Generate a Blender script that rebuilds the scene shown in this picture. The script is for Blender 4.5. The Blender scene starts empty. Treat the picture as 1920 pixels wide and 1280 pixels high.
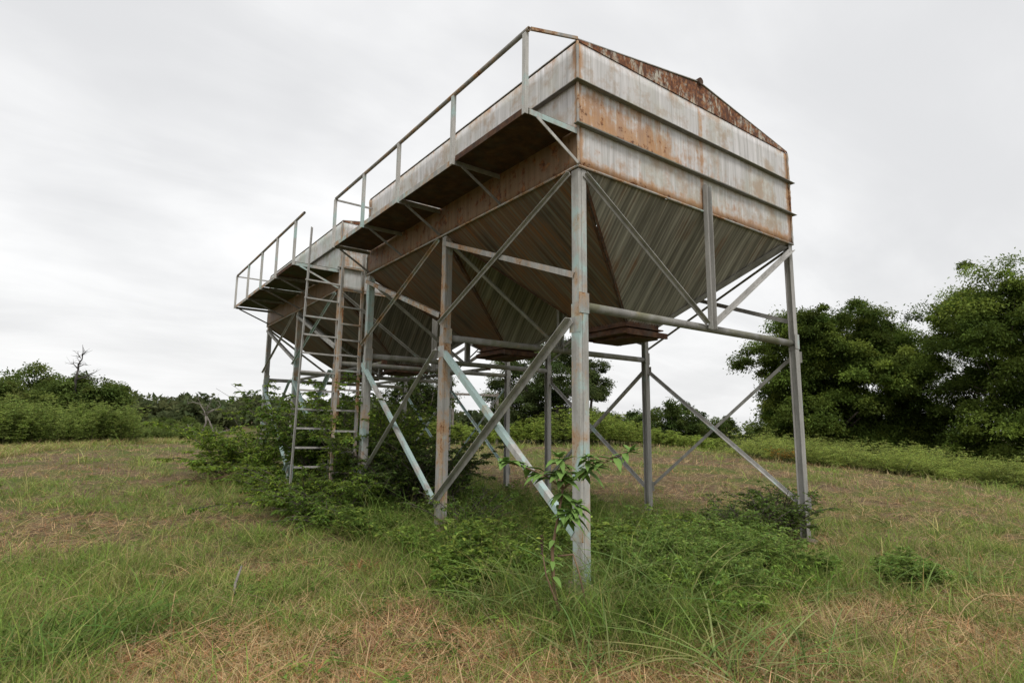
import bpy, math, random
import numpy as np
from mathutils import Vector, Matrix

S = bpy.context.scene
COL = S.collection
# ------------------------------------------------------------------ camera
YAW, PITCH, ROLL, FPX = 0.633283, 0.147979, 0.009427, 1090.307
CAM = Vector((-3.73475, -4.00484, 1.43286))
f = Vector((math.sin(YAW)*math.cos(PITCH), math.cos(YAW)*math.cos(PITCH), math.sin(PITCH)))
r0 = Vector((math.cos(YAW), -math.sin(YAW), 0)); u0 = r0.cross(f)
rr = math.cos(ROLL)*r0 + math.sin(ROLL)*u0; uu = -math.sin(ROLL)*r0 + math.cos(ROLL)*u0
cd = bpy.data.cameras.new('camera'); cam = bpy.data.objects.new('camera', cd); COL.objects.link(cam)
cam.matrix_world = Matrix(((rr.x, uu.x, -f.x, CAM.x), (rr.y, uu.y, -f.y, CAM.y), (rr.z, uu.z, -f.z, CAM.z), (0, 0, 0, 1)))
cd.sensor_width = 36; cd.lens = FPX*36/1920; cd.clip_start = 0.05; cd.clip_end = 3000
S.camera = cam
# ------------------------------------------------------------------ view
S.view_settings.view_transform = 'Standard'; S.view_settings.look = 'None'
S.view_settings.exposure = 0.38; S.view_settings.gamma = 1.0
# ------------------------------------------------------------------ sky and sun
SUN_EL, SUN_AZ = math.radians(58), math.radians(205)     # azimuth clockwise from +Y
W_ = bpy.data.worlds.new('World'); S.world = W_; W_.use_nodes = True
nt = W_.node_tree; nt.nodes.clear()


class G:
    """small wrapper round a node tree"""
    def __init__(s, t): s.t = t
    def n(s, k, **kw):
        x = s.t.nodes.new(k)
        for a, b in kw.items(): setattr(x, a, b)
        return x
    def put(s, sock, v):
        if isinstance(v, bpy.types.NodeSocket): s.t.links.new(v, sock)
        elif isinstance(v, (tuple, list)) and len(v) == 3 and sock.type == 'RGBA': sock.default_value = (*v, 1)
        else: sock.default_value = v
    def math(s, op, a, b=0.0, c=None, clamp=False):
        x = s.n('ShaderNodeMath', operation=op, use_clamp=clamp)
        s.put(x.inputs[0], a); s.put(x.inputs[1], b)
        if c is not None: s.put(x.inputs[2], c)
        return x.outputs[0]
    def mul(s, a, b): return s.math('MULTIPLY', a, b)
    def add(s, a, b, clamp=False): return s.math('ADD', a, b, clamp=clamp)
    def sub(s, a, b): return s.math('SUBTRACT', a, b)
    def mx(s, a, b): return s.math('MAXIMUM', a, b)
    def vscale(s, v, k):
        x = s.n('ShaderNodeVectorMath', operation='MULTIPLY'); s.put(x.inputs[0], v); x.inputs[1].default_value = k
        return x.outputs[0]
    def vadd(s, v, k):
        x = s.n('ShaderNodeVectorMath', operation='ADD'); s.put(x.inputs[0], v); s.put(x.inputs[1], k)
        return x.outputs[0]
    def noise(s, v, scale, detail=4, rough=.55, dist=0.0, color=False):
        x = s.n('ShaderNodeTexNoise'); s.put(x.inputs['Vector'], v)
        x.inputs['Scale'].default_value = scale; x.inputs['Detail'].default_value = detail
        x.inputs['Roughness'].default_value = rough; x.inputs['Distortion'].default_value = dist
        return x.outputs[1 if color else 0]
    def rng(s, v, a, b, c=0.0, d=1.0, smooth=False):
        x = s.n('ShaderNodeMapRange'); x.clamp = True
        if smooth: x.interpolation_type = 'SMOOTHSTEP'
        s.put(x.inputs[0], v)
        for i, q in enumerate((a, b, c, d)): s.put(x.inputs[i+1], q)
        return x.outputs[0]
    def mix(s, fac, a, b):
        x = s.n('ShaderNodeMix', data_type='RGBA'); s.put(x.inputs[0], fac); s.put(x.inputs[6], a); s.put(x.inputs[7], b)
        return x.outputs[2]
    def sep(s, v):
        x = s.n('ShaderNodeSeparateXYZ'); s.put(x.inputs[0], v); return x.outputs
    def comb(s, a, b, c):
        x = s.n('ShaderNodeCombineXYZ')
        for i, q in enumerate((a, b, c)): s.put(x.inputs[i], q)
        return x.outputs[0]


g = G(nt)
sky = g.n('ShaderNodeTexSky'); sky.sky_type = 'NISHITA'; sky.sun_disc = False
sky.sun_elevation = SUN_EL; sky.sun_rotation = SUN_AZ; sky.air_density = 1.5; sky.dust_density = 4
tc = g.n('ShaderNodeTexCoord'); dx, dy, dz = g.sep(tc.outputs['Generated'])
den = g.add(g.mx(dz, 0.0), 0.22)
cv = g.comb(g.math('DIVIDE', dx, den), g.math('DIVIDE', dy, den), 3.1)
n1 = g.noise(cv, 0.55, 5, .5, 0.6); n2 = g.noise(g.vscale(cv, (1.0, 2.2, 1)), 1.5, 6, .55, .4)
cl = g.add(g.mul(n1, .72), g.mul(n2, .28))
cloud = g.mix(g.rng(cl, .36, .66, 0, 1, True), (6.1, 6.13, 6.22), (8.3, 8.3, 8.3))
# paler towards the horizon, as under a thin stratus deck
cloud = g.mix(g.rng(dz, 0.0, .30, .30, 0.0, True), cloud, (7.6, 7.62, 7.62))
skyc = g.mix(0.96, sky.outputs[0], cloud)
bg = g.n('ShaderNodeBackground'); g.put(bg.inputs[0], skyc); bg.inputs[1].default_value = 0.1
wo = g.n('ShaderNodeOutputWorld'); nt.links.new(bg.outputs[0], wo.inputs[0])
sd = bpy.data.lights.new('sun', 'SUN'); sd.energy = 1.5; sd.angle = math.radians(18); sd.color = (1, .965, .91)
sun = bpy.data.objects.new('sun', sd); COL.objects.link(sun)
sdir = Vector((math.sin(SUN_AZ)*math.cos(SUN_EL), math.cos(SUN_AZ)*math.cos(SUN_EL), math.sin(SUN_EL)))
sun.rotation_euler = sdir.to_track_quat('Z', 'Y').to_euler(); sun.location = (0, 0, 30)

# ------------------------------------------------------------------ terrain
FD = np.array([math.sin(YAW), math.cos(YAW)]); RD = np.array([math.cos(YAW), -math.sin(YAW)])
C2 = np.array([CAM.x, CAM.y])


def sst(a): a = np.clip(a, 0, 1); return a*a*(3-2*a)


def st(x, y):
    qx, qy = x-C2[0], y-C2[1]
    return qx*FD[0]+qy*FD[1], qx*RD[0]+qy*RD[1]


_rng = np.random.default_rng(5)
_LAT = _rng.random((64, 64))


def vnoise(x, y, o=0):
    x = np.asarray(x, float)+o*17.3; y = np.asarray(y, float)+o*9.1
    xi, yi = np.floor(x).astype(int), np.floor(y).astype(int); a, b = x-xi, y-yi
    a = a*a*(3-2*a); b = b*b*(3-2*b)
    q = lambda i, j: _LAT[(xi+i) % 64, (yi+j) % 64]
    return (q(0, 0)*(1-a)+q(1, 0)*a)*(1-b)+(q(0, 1)*(1-a)+q(1, 1)*a)*b


def fbm(x, y, o=0):
    return (vnoise(x, y, o)+.5*vnoise(2.1*x, 2.1*y, o+1)+.25*vnoise(4.3*x, 4.3*y, o+2)+.12*vnoise(9*x, 9*y, o+3))/1.87


def terr(x, y):
    x = np.asarray(x, float); y = np.asarray(y, float)
    s, t = st(x, y)
    z = .55*sst((s-6)/20) - .085*np.clip(t-8, 0, 60)*np.clip(s/12, 0, 1) - .03*np.clip(s-45, 0, 120)
    z = z + .05*(fbm(x*.35, y*.35)-.5)*np.clip(s/10, 0, 1)
    # far wooded rise on the left
    z = z + 9.0*np.exp(-((s-230)/70)**2)*sst((40-t)/120)
    return z


def at(px, s):
    """ground point in the vertical plane through pixel column px, s metres in front"""
    t = s*(px-960)/FPX
    p = C2+FD*s+RD*t
    return float(p[0]), float(p[1])


# ------------------------------------------------------------------ object helpers
def tag(o, label=None, cat=None, group=None, kind=None):
    if label: o['label'] = label
    if cat: o['category'] = cat
    if group: o['group'] = group
    if kind: o['kind'] = kind
    return o


def empty(name, loc):
    o = bpy.data.objects.new(name, None); COL.objects.link(o); o.location = loc; o.empty_display_size = .3
    return o


class MB:
    def __init__(s): s.v = []; s.f = []; s.sm = []
    def quadbox(s, c8):
        b = len(s.v); s.v += [tuple(c) for c in c8]
        for q in ((0, 1, 2, 3), (7, 6, 5, 4), (0, 4, 5, 1), (1, 5, 6, 2), (2, 6, 7, 3), (3, 7, 4, 0)):
            s.f.append(tuple(b+i for i in q)); s.sm.append(False)
        return s
    def box(s, x0, x1, y0, y1, z0, z1):
        return s.quadbox([(x0, y0, z0), (x0, y1, z0), (x1, y1, z0), (x1, y0, z0), (x0, y0, z1), (x0, y1, z1), (x1, y1, z1), (x1, y0, z1)])
    def beam(s, p0, p1, w, h, up):
        """w across (side direction), h along 'up'; centred on the axis"""
        p0, p1 = Vector(p0), Vector(p1); d = (p1-p0).normalized(); up = Vector(up); up = (up-d*up.dot(d)).normalized()
        sd_ = d.cross(up)
        c = []
        for p in (p0, p1):
            for a, b in ((-1, -1), (-1, 1), (1, 1), (1, -1)): c.append(p+sd_*a*w/2+up*b*h/2)
        return s.quadbox(c)
    def angle(s, p0, p1, out, size, th=.007, flip=1):
        """L section: one leg flat in the frame plane, the other standing 'out'"""
        p0, p1, out = Vector(p0), Vector(p1), Vector(out); d = (p1-p0).normalized(); out = (out-d*out.dot(d)).normalized()
        sd_ = d.cross(out)*flip
        s.beam(p0, p1, size, th, out)
        o = sd_*(size/2-th/2)+out*(size/2+th/2)
        s.beam(p0+o, p1+o, th, size-.002, out)
        return s
    def tube(s, pts, r, n=14, wall=0.0, smooth=True, cap=True):
        pts = [Vector(p) for p in pts]; rs = r if isinstance(r, (list, tuple)) else [r]*len(pts)
        b = len(s.v); prev = None
        for i, p in enumerate(pts):
            d = (pts[min(i+1, len(pts)-1)]-pts[max(i-1, 0)]).normalized()
            if prev is None: prev = Vector((0, 0, 1)) if abs(d.z) < .9 else Vector((1, 0, 0))
            a = (prev-d*prev.dot(d)).normalized(); prev = a; c = d.cross(a)
            for k in range(n):
                t = 2*math.pi*k/n; s.v.append(tuple(p+(a*math.cos(t)+c*math.sin(t))*rs[i]))
        m = len(pts)
        for i in range(m-1):
            for k in range(n):
                k2 = (k+1) % n; s.f.append((b+i*n+k, b+i*n+k2, b+(i+1)*n+k2, b+(i+1)*n+k)); s.sm.append(smooth)
        if wall:
            for e, p, q in ((0, pts[0], pts[1]), (m-1, pts[-1], pts[-2])):
                dd = (q-p).normalized(); bb = len(s.v)
                ring = [Vector(s.v[b+e*n+k]) for k in range(n)]
                inn = [p+(x-p)*(1-wall/rs[e]) for x in ring]; deep = [x+dd*.12 for x in inn]
                s.v += [tuple(x) for x in inn]+[tuple(x) for x in deep]
                for k in range(n):
                    k2 = (k+1) % n
                    s.f.append((b+e*n+k, b+e*n+k2, bb+k2, bb+k)); s.sm.append(False)
                    s.f.append((bb+k, bb+k2, bb+n+k2, bb+n+k)); s.sm.append(True)
                s.f.append(tuple(bb+n+k for k in range(n))); s.sm.append(False)
        elif cap:
            s.f.append(tuple(b+k for k in range(n))[::-1]); s.sm.append(False)
            s.f.append(tuple(b+(m-1)*n+k for k in range(n))); s.sm.append(False)
        return s
    def face(s, *p, smooth=False):
        b = len(s.v); s.v += [tuple(q) for q in p]; s.f.append(tuple(range(b, b+len(p)))); s.sm.append(smooth); return s
    def slab(s, poly, nrm, th):
        """polygon thickened along nrm"""
        nrm = Vector(nrm).normalized()*th; b = len(s.v); k = len(poly)
        s.v += [tuple(Vector(q)) for q in poly]+[tuple(Vector(q)+nrm) for q in poly]
        s.f.append(tuple(range(b, b+k))[::-1]); s.f.append(tuple(range(b+k, b+2*k))); s.sm += [False]*2
        for i in range(k):
            j = (i+1) % k; s.f.append((b+i, b+j, b+k+j, b+k+i)); s.sm.append(False)
        return s
    def build(s, name, mat, parent=None, bevel=0):
        me = bpy.data.meshes.new(name); me.from_pydata(s.v, [], s.f); me.update()
        me.polygons.foreach_set('use_smooth', s.sm)
        me.materials.append(mat)
        o = bpy.data.objects.new(name, me); COL.objects.link(o)
        if parent: o.parent = parent
        if bevel:
            m = o.modifiers.new('bevel', 'BEVEL'); m.width = bevel; m.segments = 2; m.limit_method = 'ANGLE'
        # consistent outward normals
        import bmesh
        bm = bmesh.new(); bm.from_mesh(me); bmesh.ops.recalc_face_normals(bm, faces=bm.faces); bm.to_mesh(me); bm.free()
        return o


def npmesh(name, V, F, mat, parent=None, col=None, smooth=False, tri=False):
    """V (N,3), F (M,4 or 3) arrays -> one object"""
    me = bpy.data.meshes.new(name); V = np.ascontiguousarray(V, np.float32); F = np.ascontiguousarray(F, np.int32); k = F.shape[1]
    me.vertices.add(len(V)); me.vertices.foreach_set('co', V.ravel())
    me.loops.add(F.size); me.loops.foreach_set('vertex_index', F.ravel())
    me.polygons.add(len(F)); me.polygons.foreach_set('loop_start', np.arange(0, F.size, k, dtype=np.int32))
    me.polygons.foreach_set('loop_total', np.full(len(F), k, np.int32))
    if smooth: me.polygons.foreach_set('use_smooth', np.ones(len(F), bool))
    me.update(calc_edges=True)
    if col is not None:
        a = me.color_attributes.new('tint', 'FLOAT_COLOR', 'POINT')
        c = np.ones((len(V), 4), np.float32); c[:, :3] = col; a.data.foreach_set('color', c.ravel())
    me.materials.append(mat)
    o = bpy.data.objects.new(name, me); COL.objects.link(o)
    if parent: o.parent = parent
    return o


# ------------------------------------------------------------------ materials
def mat(name):
    m = bpy.data.materials.new(name); m.use_nodes = True; t = m.node_tree; t.nodes.clear(); q = G(t)
    b = q.n('ShaderNodeBsdfPrincipled'); o = q.n('ShaderNodeOutputMaterial'); t.links.new(b.outputs[0], o.inputs[0])
    return m, q, b


def ocoord(q, rand=0.0):
    tc = q.n('ShaderNodeTexCoord'); v = tc.outputs['Object']
    if rand:
        oi = q.n('ShaderNodeObjectInfo'); r = q.mul(oi.outputs['Random'], rand); v = q.vadd(v, q.comb(r, q.mul(r, 1.7), q.mul(r, .6)))
    return v


def rustcol(q, v, sc=14):
    a = q.noise(v, sc, 6, .65)
    c = q.mix(q.rng(a, .38, .52), (.060, .022, .010), (.20, .068, .022))
    return q.mix(q.rng(a, .52, .66), c, (.36, .17, .065))


def bump(q, b, h, dist=.004, strength=.5):
    x = q.n('ShaderNodeBump'); x.inputs['Distance'].default_value = dist; x.inputs['Strength'].default_value = strength
    q.put(x.inputs['Height'], h); q.put(b.inputs['Normal'], x.outputs[0])


TW, TL, H0, ZT, ZR1, ZR2, ZP, ZPL = 4.04, 5.30, 4.0, 5.35, 4.90, 4.43, 2.61, 4.40
ZRIDGE = 5.66


def wall_mat(name, side=False, rust=1.0, teal=0.0):
    m, q, b = mat(name); v = ocoord(q); x, y, z = q.sep(v)
    st1 = q.noise(q.vscale(v, (16, 16, .55)), 1.0, 5, .6); st2 = q.noise(q.vscale(v, (55, 55, 1.1)), 1.0, 3, .6)
    bl = q.noise(v, 1.25, 6, .62, .5); bl2 = q.noise(q.vadd(v, (7, 3, 1)), 4.5, 5, .65)
    c = q.mix(q.rng(st1, .35, .65), (.50, .49, .48), (.72, .70, .70))
    c = q.mix(q.mul(q.rng(st2, .52, .70), .55), c, (.30, .29, .26))
    c = q.mix(q.mul(q.rng(bl, .45, .62), .50), c, (.47, .47, .38))           # yellow-grey chalky film
    c = q.mix(q.mul(q.rng(q.add(q.mul(bl2, .6), q.mul(bl, .4)), .49, .60), .72), c, (.40, .29, .20))          # brown dirt
    if teal:
        c = q.mix(q.mul(q.rng(bl, .36, .58), teal), c, (.33, .46, .42))
    # rust: bottom edge, corners, stains by position
    rn = q.noise(q.vadd(v, (2, 9, 4)), 7.0, 7, .7); rs = q.noise(q.vscale(v, (9, 9, 1.1)), 1.0, 6, .65)
    lo = q.rng(z, H0, H0+.22, .40, 0)
    top = q.rng(z, ZT-.10, ZT, 0, .16)
    if side:
        cor = q.mx(q.rng(y, 0, .10, .42, 0), q.rng(y, TL-.12, TL, 0, .30))
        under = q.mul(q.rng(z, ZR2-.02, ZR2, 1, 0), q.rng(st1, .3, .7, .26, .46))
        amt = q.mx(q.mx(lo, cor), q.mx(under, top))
    else:
        cor = q.mx(q.mx(q.rng(x, 0, .12, .42, 0), q.rng(x, TW-.16, TW, 0, .44)), q.rng(q.math('ABSOLUTE', q.sub(x, 2.02)), .02, .07, .24, 0))
        p2 = q.mul(q.math('GREATER_THAN', z, ZR2), q.math('LESS_THAN', z, ZR1))
        st_a = q.mul(q.mul(p2, q.rng(q.add(q.mul(bl, .6), q.mul(rs, .4)), .38, .58, .45, 1.1)), q.mul(q.rng(x, .2, 3.2, .44, .10, True), q.rng(z, ZR1, ZR2+.05, .45, 1)))
        p3 = q.mul(q.math('LESS_THAN', z, ZR2), q.rng(z, ZR2, H0, .06, .20))
        amt = q.mx(q.mx(lo, cor), q.mx(q.mx(st_a, p3), top))
    amt = q.mul(amt, rust)
    noise_r = q.add(q.mul(rn, .55), q.mul(rs, .45))
    soft = q.rng(q.add(noise_r, amt), .60, .80, 0, 1, True)
    hard = q.rng(q.add(rn, q.mul(amt, .60)), .74, .82, 0, 1, True)
    wash = q.mix(q.rng(rs, .35, .65), (.56, .27, .075), (.36, .19, .095))
    c = q.mix(q.mul(soft, .80), c, wash)
    if side: c = q.mix(q.mul(q.rng(z, ZR2-.02, ZR2, 1, 0), q.rng(st1, .25, .7, .55, .95)), c, q.mix(rs, (.085, .055, .032), (.18, .12, .07)))  # darker below the walkway: brown rust and grime, with the deck's shade painted in
    c = q.mix(q.mul(hard, .92), c, rustcol(q, v))
    q.put(b.inputs['Base Color'], c); b.inputs['Roughness'].default_value = .62; b.inputs['Specular IOR Level'].default_value = .3
    bump(q, b, q.add(q.add(q.mul(st2, .15), q.mul(bl, 2.0)), q.mul(hard, .3)), .006, .5)
    return m


def gable_mat(name):
    m, q, b = mat(name); v = ocoord(q)
    a = q.noise(v, 3.0, 7, .72); c2 = q.noise(q.vscale(v, (14, 14, 4)), 1, 6, .7)
    c = q.mix(q.rng(a, .52, .60), rustcol(q, v, 20), (.48, .45, .38))
    c = q.mix(q.rng(c2, .54, .62), c, (.46, .41, .33)); c = q.mix(q.rng(c2, .47, .40), c, (.10, .040, .02))
    q.put(b.inputs['Base Color'], c); b.inputs['Roughness'].default_value = .8
    bump(q, b, a, .004, .5); return m


def hopper_mat(name, rust=.5, light=1.0):
    m, q, b = mat(name); v = ocoord(q); x, y, z = q.sep(v)
    geo = q.n('ShaderNodeNewGeometry'); nx, ny, nz = q.sep(geo.outputs['Normal'])
    onend = q.math('GREATER_THAN', q.math('ABSOLUTE', ny), q.math('ABSOLUTE', nx))
    hc = q.add(q.mul(x, onend), q.mul(y, q.sub(1.0, onend)))
    # streaks run down the slope: stretch the noise along the fall line
    sv = q.comb(q.mul(hc, 9.0), q.mul(onend, 5.0), q.mul(z, .7)); s1 = q.noise(sv, 1.0, 5, .62)
    s2 = q.noise(q.vscale(sv, (4.5, 1, 1.4)), 1.0, 4, .6)
    bl = q.noise(v, 1.6, 5, .6)
    groove = q.math('SINE', q.mul(hc, 2*math.pi/.0525)); grv = q.rng(q.add(groove, q.mul(q.sub(s2, .5), 1.5)), -.4, .8, 0, 1)
    c = q.mix(q.rng(s1, .36, .62), (.17*light, .16*light, .13*light), (.50*light, .475*light, .40*light))
    c = q.mix(q.mul(q.rng(s2, .46, .62), .6), c, (.12*light, .11*light, .09*light))
    r = q.add(q.mul(s1, .35), q.add(q.mul(bl, .35), q.mul(s2, .30)))
    amt = q.add(q.mul(q.sub(1.0, onend), rust*1.25), q.mul(onend, rust*.12))
    hipx = q.mul(onend, q.rng(q.sub(x, q.mul(q.sub(H0, z), 1.38)), .0, .34, .30, 0))
    amt = q.add(amt, q.mul(hipx, 2.0))
    c = q.mix(q.rng(q.add(r, q.mul(amt, .12)), .53, .64, 0, .88), c, q.mix(q.rng(s2, .35, .65), (.085, .040, .022), (.27, .125, .05)))
    c = q.mix(q.mul(q.sub(1.0, onend), q.rng(q.add(s1, q.mul(bl, .6)), .60, 1.0, min(.95, rust*1.5), rust*.7)), c, q.mix(q.rng(q.add(q.mul(s2, .6), q.mul(bl, .4)), .42, .58), (.065*light, .042*light, .030*light), (.27*light, .12*light, .048*light)))
    c = q.mix(q.mul(q.sub(1.0, onend), q.rng(q.noise(q.vadd(q.vscale(sv, (2.2, 1, 1.2)), (3, 1, 6)), 1.0, 5, .6), .50, .62, 0, .55)), c, (.25*light, .24*light, .19*light))
    c = q.mix(q.mul(grv, .30), c, (.055, .05, .04))  # grooves darkened in colour: dirt, plus painted relief shading the soft light lacks
    q.put(b.inputs['Base Color'], c); b.inputs['Roughness'].default_value = .6; b.inputs['Specular IOR Level'].default_value = .3
    bump(q, b, s2, .004, .4); return m


def steel_mat(name, grey=.42, rust=.4, teal=.2, rough=.62, band=None, moss=0.0):
    m, q, b = mat(name); v = ocoord(q, 9.0); z = q.sep(ocoord(q))[2]
    st_ = q.noise(q.vscale(v, (9, 9, 1.4)), 1, 6, .62); fine = q.noise(v, 38, 5, .7); bl = q.noise(v, 2.3, 5, .6, .4)
    bl2 = q.noise(q.vadd(v, (5, 2, 8)), 3.1, 6, .65, .3)
    c = q.mix(q.rng(st_, .35, .65), (grey*.74, grey*.72, grey*.67), (grey*1.20, grey*1.17, grey*1.11))
    c = q.mix(q.mul(q.rng(fine, .52, .7), .5), c, (grey*.6, grey*.57, grey*.5))
    if teal: c = q.mix(q.rng(q.add(bl, q.mul(st_, .4)), .86-.36*teal, .96-.36*teal, 0, .85), c, q.mix(fine, (.30, .43, .41), (.47, .62, .60)))
    if moss: c = q.mix(q.mul(q.rng(bl, .42, .6), moss), c, (.16, .16, .09))
    k = q.add(q.mul(bl2, .6), q.mul(st_, .4))
    t0 = .72-.30*rust
    c = q.mix(q.rng(k, t0, t0+.10, 0, .80), c, q.mix(fine, (.33, .175, .07), (.52, .32, .15)))
    c = q.mix(q.rng(q.add(k, q.mul(q.sub(fine, .5), .5)), t0+.10, t0+.16, 0, .9), c, rustcol(q, v, 22))
    q.put(b.inputs['Base Color'], c); b.inputs['Roughness'].default_value = rough; b.inputs['Specular IOR Level'].default_value = .22
    bump(q, b, q.add(q.mul(fine, .3), bl2), .003, .35); return m


def rusty_mat(name, dark=1.0, green=0.0):
    m, q, b = mat(name); v = ocoord(q); a = q.noise(v, 4, 6, .65); bl = q.noise(v, 1.3, 5, .6)
    c = q.mix(.55, rustcol(q, v, 9), (.085, .062, .05)); c = q.mix(q.rng(a, .5, .62, 0, .5), c, (.15, .14, .12))
    if green: c = q.mix(q.rng(bl, .42, .56, 0, green), c, (.09, .16, .08))
    c = q.mix(1-dark, c, (.03, .02, .015))
    q.put(b.inputs['Base Color'], c); b.inputs['Roughness'].default_value = .85; b.inputs['Specular IOR Level'].default_value = .2
    bump(q, b, a, .006, .5); return m


def leaf_mat(name, trans=.42, rough=.65, var=.35, spec=.14):
    m, q, b = mat(name); a = q.n('ShaderNodeAttribute', attribute_name='tint')
    v = ocoord(q); n = q.noise(v, 1.7, 3, .6)
    hs = q.n('ShaderNodeHueSaturation'); hs.inputs['Hue'].default_value = .488; q.put(hs.inputs['Value'], q.rng(n, .25, .75, 1-var, 1+var)); q.put(hs.inputs['Color'], a.outputs['Color'])
    q.put(b.inputs['Base Color'], hs.outputs[0]); b.inputs['Roughness'].default_value = rough; b.inputs['Specular IOR Level'].default_value = spec
    tr = q.n('ShaderNodeBsdfTranslucent')
    h2 = q.n('ShaderNodeHueSaturation'); q.put(h2.inputs['Color'], hs.outputs[0]); h2.inputs['Hue'].default_value = .485; h2.inputs['Value'].default_value = 1.25
    q.put(tr.inputs[0], h2.outputs[0])
    mx_ = q.n('ShaderNodeMixShader'); mx_.inputs[0].default_value = trans
    q.t.links.new(b.outputs[0], mx_.inputs[1]); q.t.links.new(tr.outputs[0], mx_.inputs[2])
    o = [x for x in q.t.nodes if x.type == 'OUTPUT_MATERIAL'][0]; q.t.links.new(mx_.outputs[0], o.inputs[0])
    return m


def bark_mat(name, c0, c1):
    m, q, b = mat(name); v = ocoord(q); n = q.noise(q.vscale(v, (6, 6, 1.5)), 3, 6, .65)
    q.put(b.inputs['Base Color'], q.mix(q.rng(n, .35, .65), c0, c1)); b.inputs['Roughness'].default_value = .9
    bump(q, b, n, .02, .6); return m


M = dict(
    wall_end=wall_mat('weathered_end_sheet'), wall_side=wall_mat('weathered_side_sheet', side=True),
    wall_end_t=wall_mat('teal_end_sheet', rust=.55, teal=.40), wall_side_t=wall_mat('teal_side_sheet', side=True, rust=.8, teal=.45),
    gable=gable_mat('rusted_gable'), hop=hopper_mat('streaked_hopper', .60, .95), hop_t=hopper_mat('streaked_hopper_dull', .35, .75),
    leg=steel_mat('leg_steel', .42, .68, .45), leg_g=steel_mat('leg_grey_steel', .36, .34, .05), leg_r=steel_mat('leg_rusty_steel', .36, .90, .12),
    brace=steel_mat('brace_grey_steel', .38, .36, .10), brace_t=steel_mat('brace_teal_steel', .44, .48, .72), brace_r=steel_mat('brace_rusty_steel', .40, .85, .25),
    pipe=steel_mat('pipe_steel', .27, .42, 0, .75, moss=.8), rail=steel_mat('rail_steel', .32, .80, .12), post=steel_mat('post_steel', .48, .22, .35),
    rib=steel_mat('rib_steel', .20, .35, 0, moss=.6), trim=steel_mat('trim_steel', .27, .42, 0), rust=rusty_mat('deep_rust', .62), deck=rusty_mat('deck_rust', .45), deck_g=rusty_mat('deck_rust_green', .55, .6), hip=rusty_mat('hip_rust', .8), roof=steel_mat('roof_sheet', .42, .5, 0),
    leaf=leaf_mat('leaf'), grass=leaf_mat('grass_blade', .28, .75, .15, .1), dry=leaf_mat('dry_blade', .15, .8, .15, .1),
    bark=bark_mat('bark', (.045, .035, .028), (.12, .10, .08)), stem=bark_mat('red_brown_stem', (.13, .075, .05), (.24, .16, .09)),
    gstem=bark_mat('green_stem', (.09, .11, .04), (.16, .16, .07)), dead=bark_mat('dead_wood', (.10, .085, .075), (.28, .25, .22)), deaddark=bark_mat('dark_dead_wood', (.03, .026, .024), (.09, .078, .07)),
)
m_, q_, b_ = mat('concrete'); v_ = ocoord(q_); n_ = q_.noise(v_, 9, 6, .65)
q_.put(b_.inputs['Base Color'], q_.mix(n_, (.10, .075, .055), (.26, .22, .17))); b_.inputs['Roughness'].default_value = .9; bump(q_, b_, n_, .01)
M['concrete'] = m_


# ------------------------------------------------------------------ ground
def ground():
    m, q, b = mat('mown_field_soil'); v = ocoord(q)
    a = q.noise(v, .9, 6, .6); c2 = q.noise(v, 6, 6, .7); fine = q.noise(v, 45, 5, .7); big = q.noise(v, .22, 4, .6)
    straw = q.mix(q.rng(fine, .35, .65), (.11, .08, .045), (.30, .23, .13))
    soil = q.mix(c2, (.05, .034, .022), (.13, .085, .052)); green = q.mix(fine, (.05, .065, .018), (.13, .155, .042))
    c = q.mix(q.rng(c2, .42, .60), soil, straw); c = q.mix(q.rng(q.add(q.mul(a, .6), q.mul(big, .4)), .47, .56), c, green)
    q.put(b.inputs['Base Color'], c); b.inputs['Roughness'].default_value = 1.0; b.inputs['Specular IOR Level'].default_value = .1
    bump(q, b, q.add(c2, q.mul(fine, .3)), .05, .8)
    # grid: fine near the bins, coarse to the horizon
    ax = np.concatenate([-np.geomspace(900, 22, 26), np.arange(-20, 40, .5), np.geomspace(42, 1200, 30)])
    X, Y = np.meshgrid(ax, ax, indexing='ij'); Z = terr(X, Y)
    Z = Z+.03*(fbm(X*1.7, Y*1.7, 3)-.5)*(np.abs(X) < 40)*(np.abs(Y) < 40)
    n = len(ax); V = np.stack([X.ravel(), Y.ravel(), Z.ravel()], 1)
    i, j = np.meshgrid(np.arange(n-1), np.arange(n-1), indexing='ij'); k = (i*n+j).ravel()
    F = np.stack([k, k+n, k+n+1, k+1], 1)
    tag(npmesh('ground', V, F, m, smooth=True), kind='structure')


ground()


# ------------------------------------------------------------------ grain bins
def sheet(poly_uv, origin, ux, uz, amp, seed, nu=40, nv=14):
    """buckled sheet rectangle (u 0..a, v 0..b)"""
    a, b = poly_uv; r = np.random.default_rng(seed); ox, oy = r.random(2)*30
    U, Vv = np.meshgrid(np.linspace(0, a, nu), np.linspace(0, b, nv), indexing='ij')
    nrm = np.cross(ux, uz); d = amp*(fbm(U*1.1+ox, Vv*2.2+oy)-.5)*2*np.minimum(1, np.minimum(np.minimum(U, a-U), np.minimum(Vv, b-Vv))/.12)
    P = np.array(origin)[None, None]+U[..., None]*np.array(ux)+Vv[..., None]*np.array(uz)+d[..., None]*nrm
    V = P.reshape(-1, 3); i, j = np.meshgrid(np.arange(nu-1), np.arange(nv-1), indexing='ij'); k = (i*nv+j).ravel()
    F = np.stack([k, k+nv, k+nv+1, k+1], 1)
    return V, F


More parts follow.
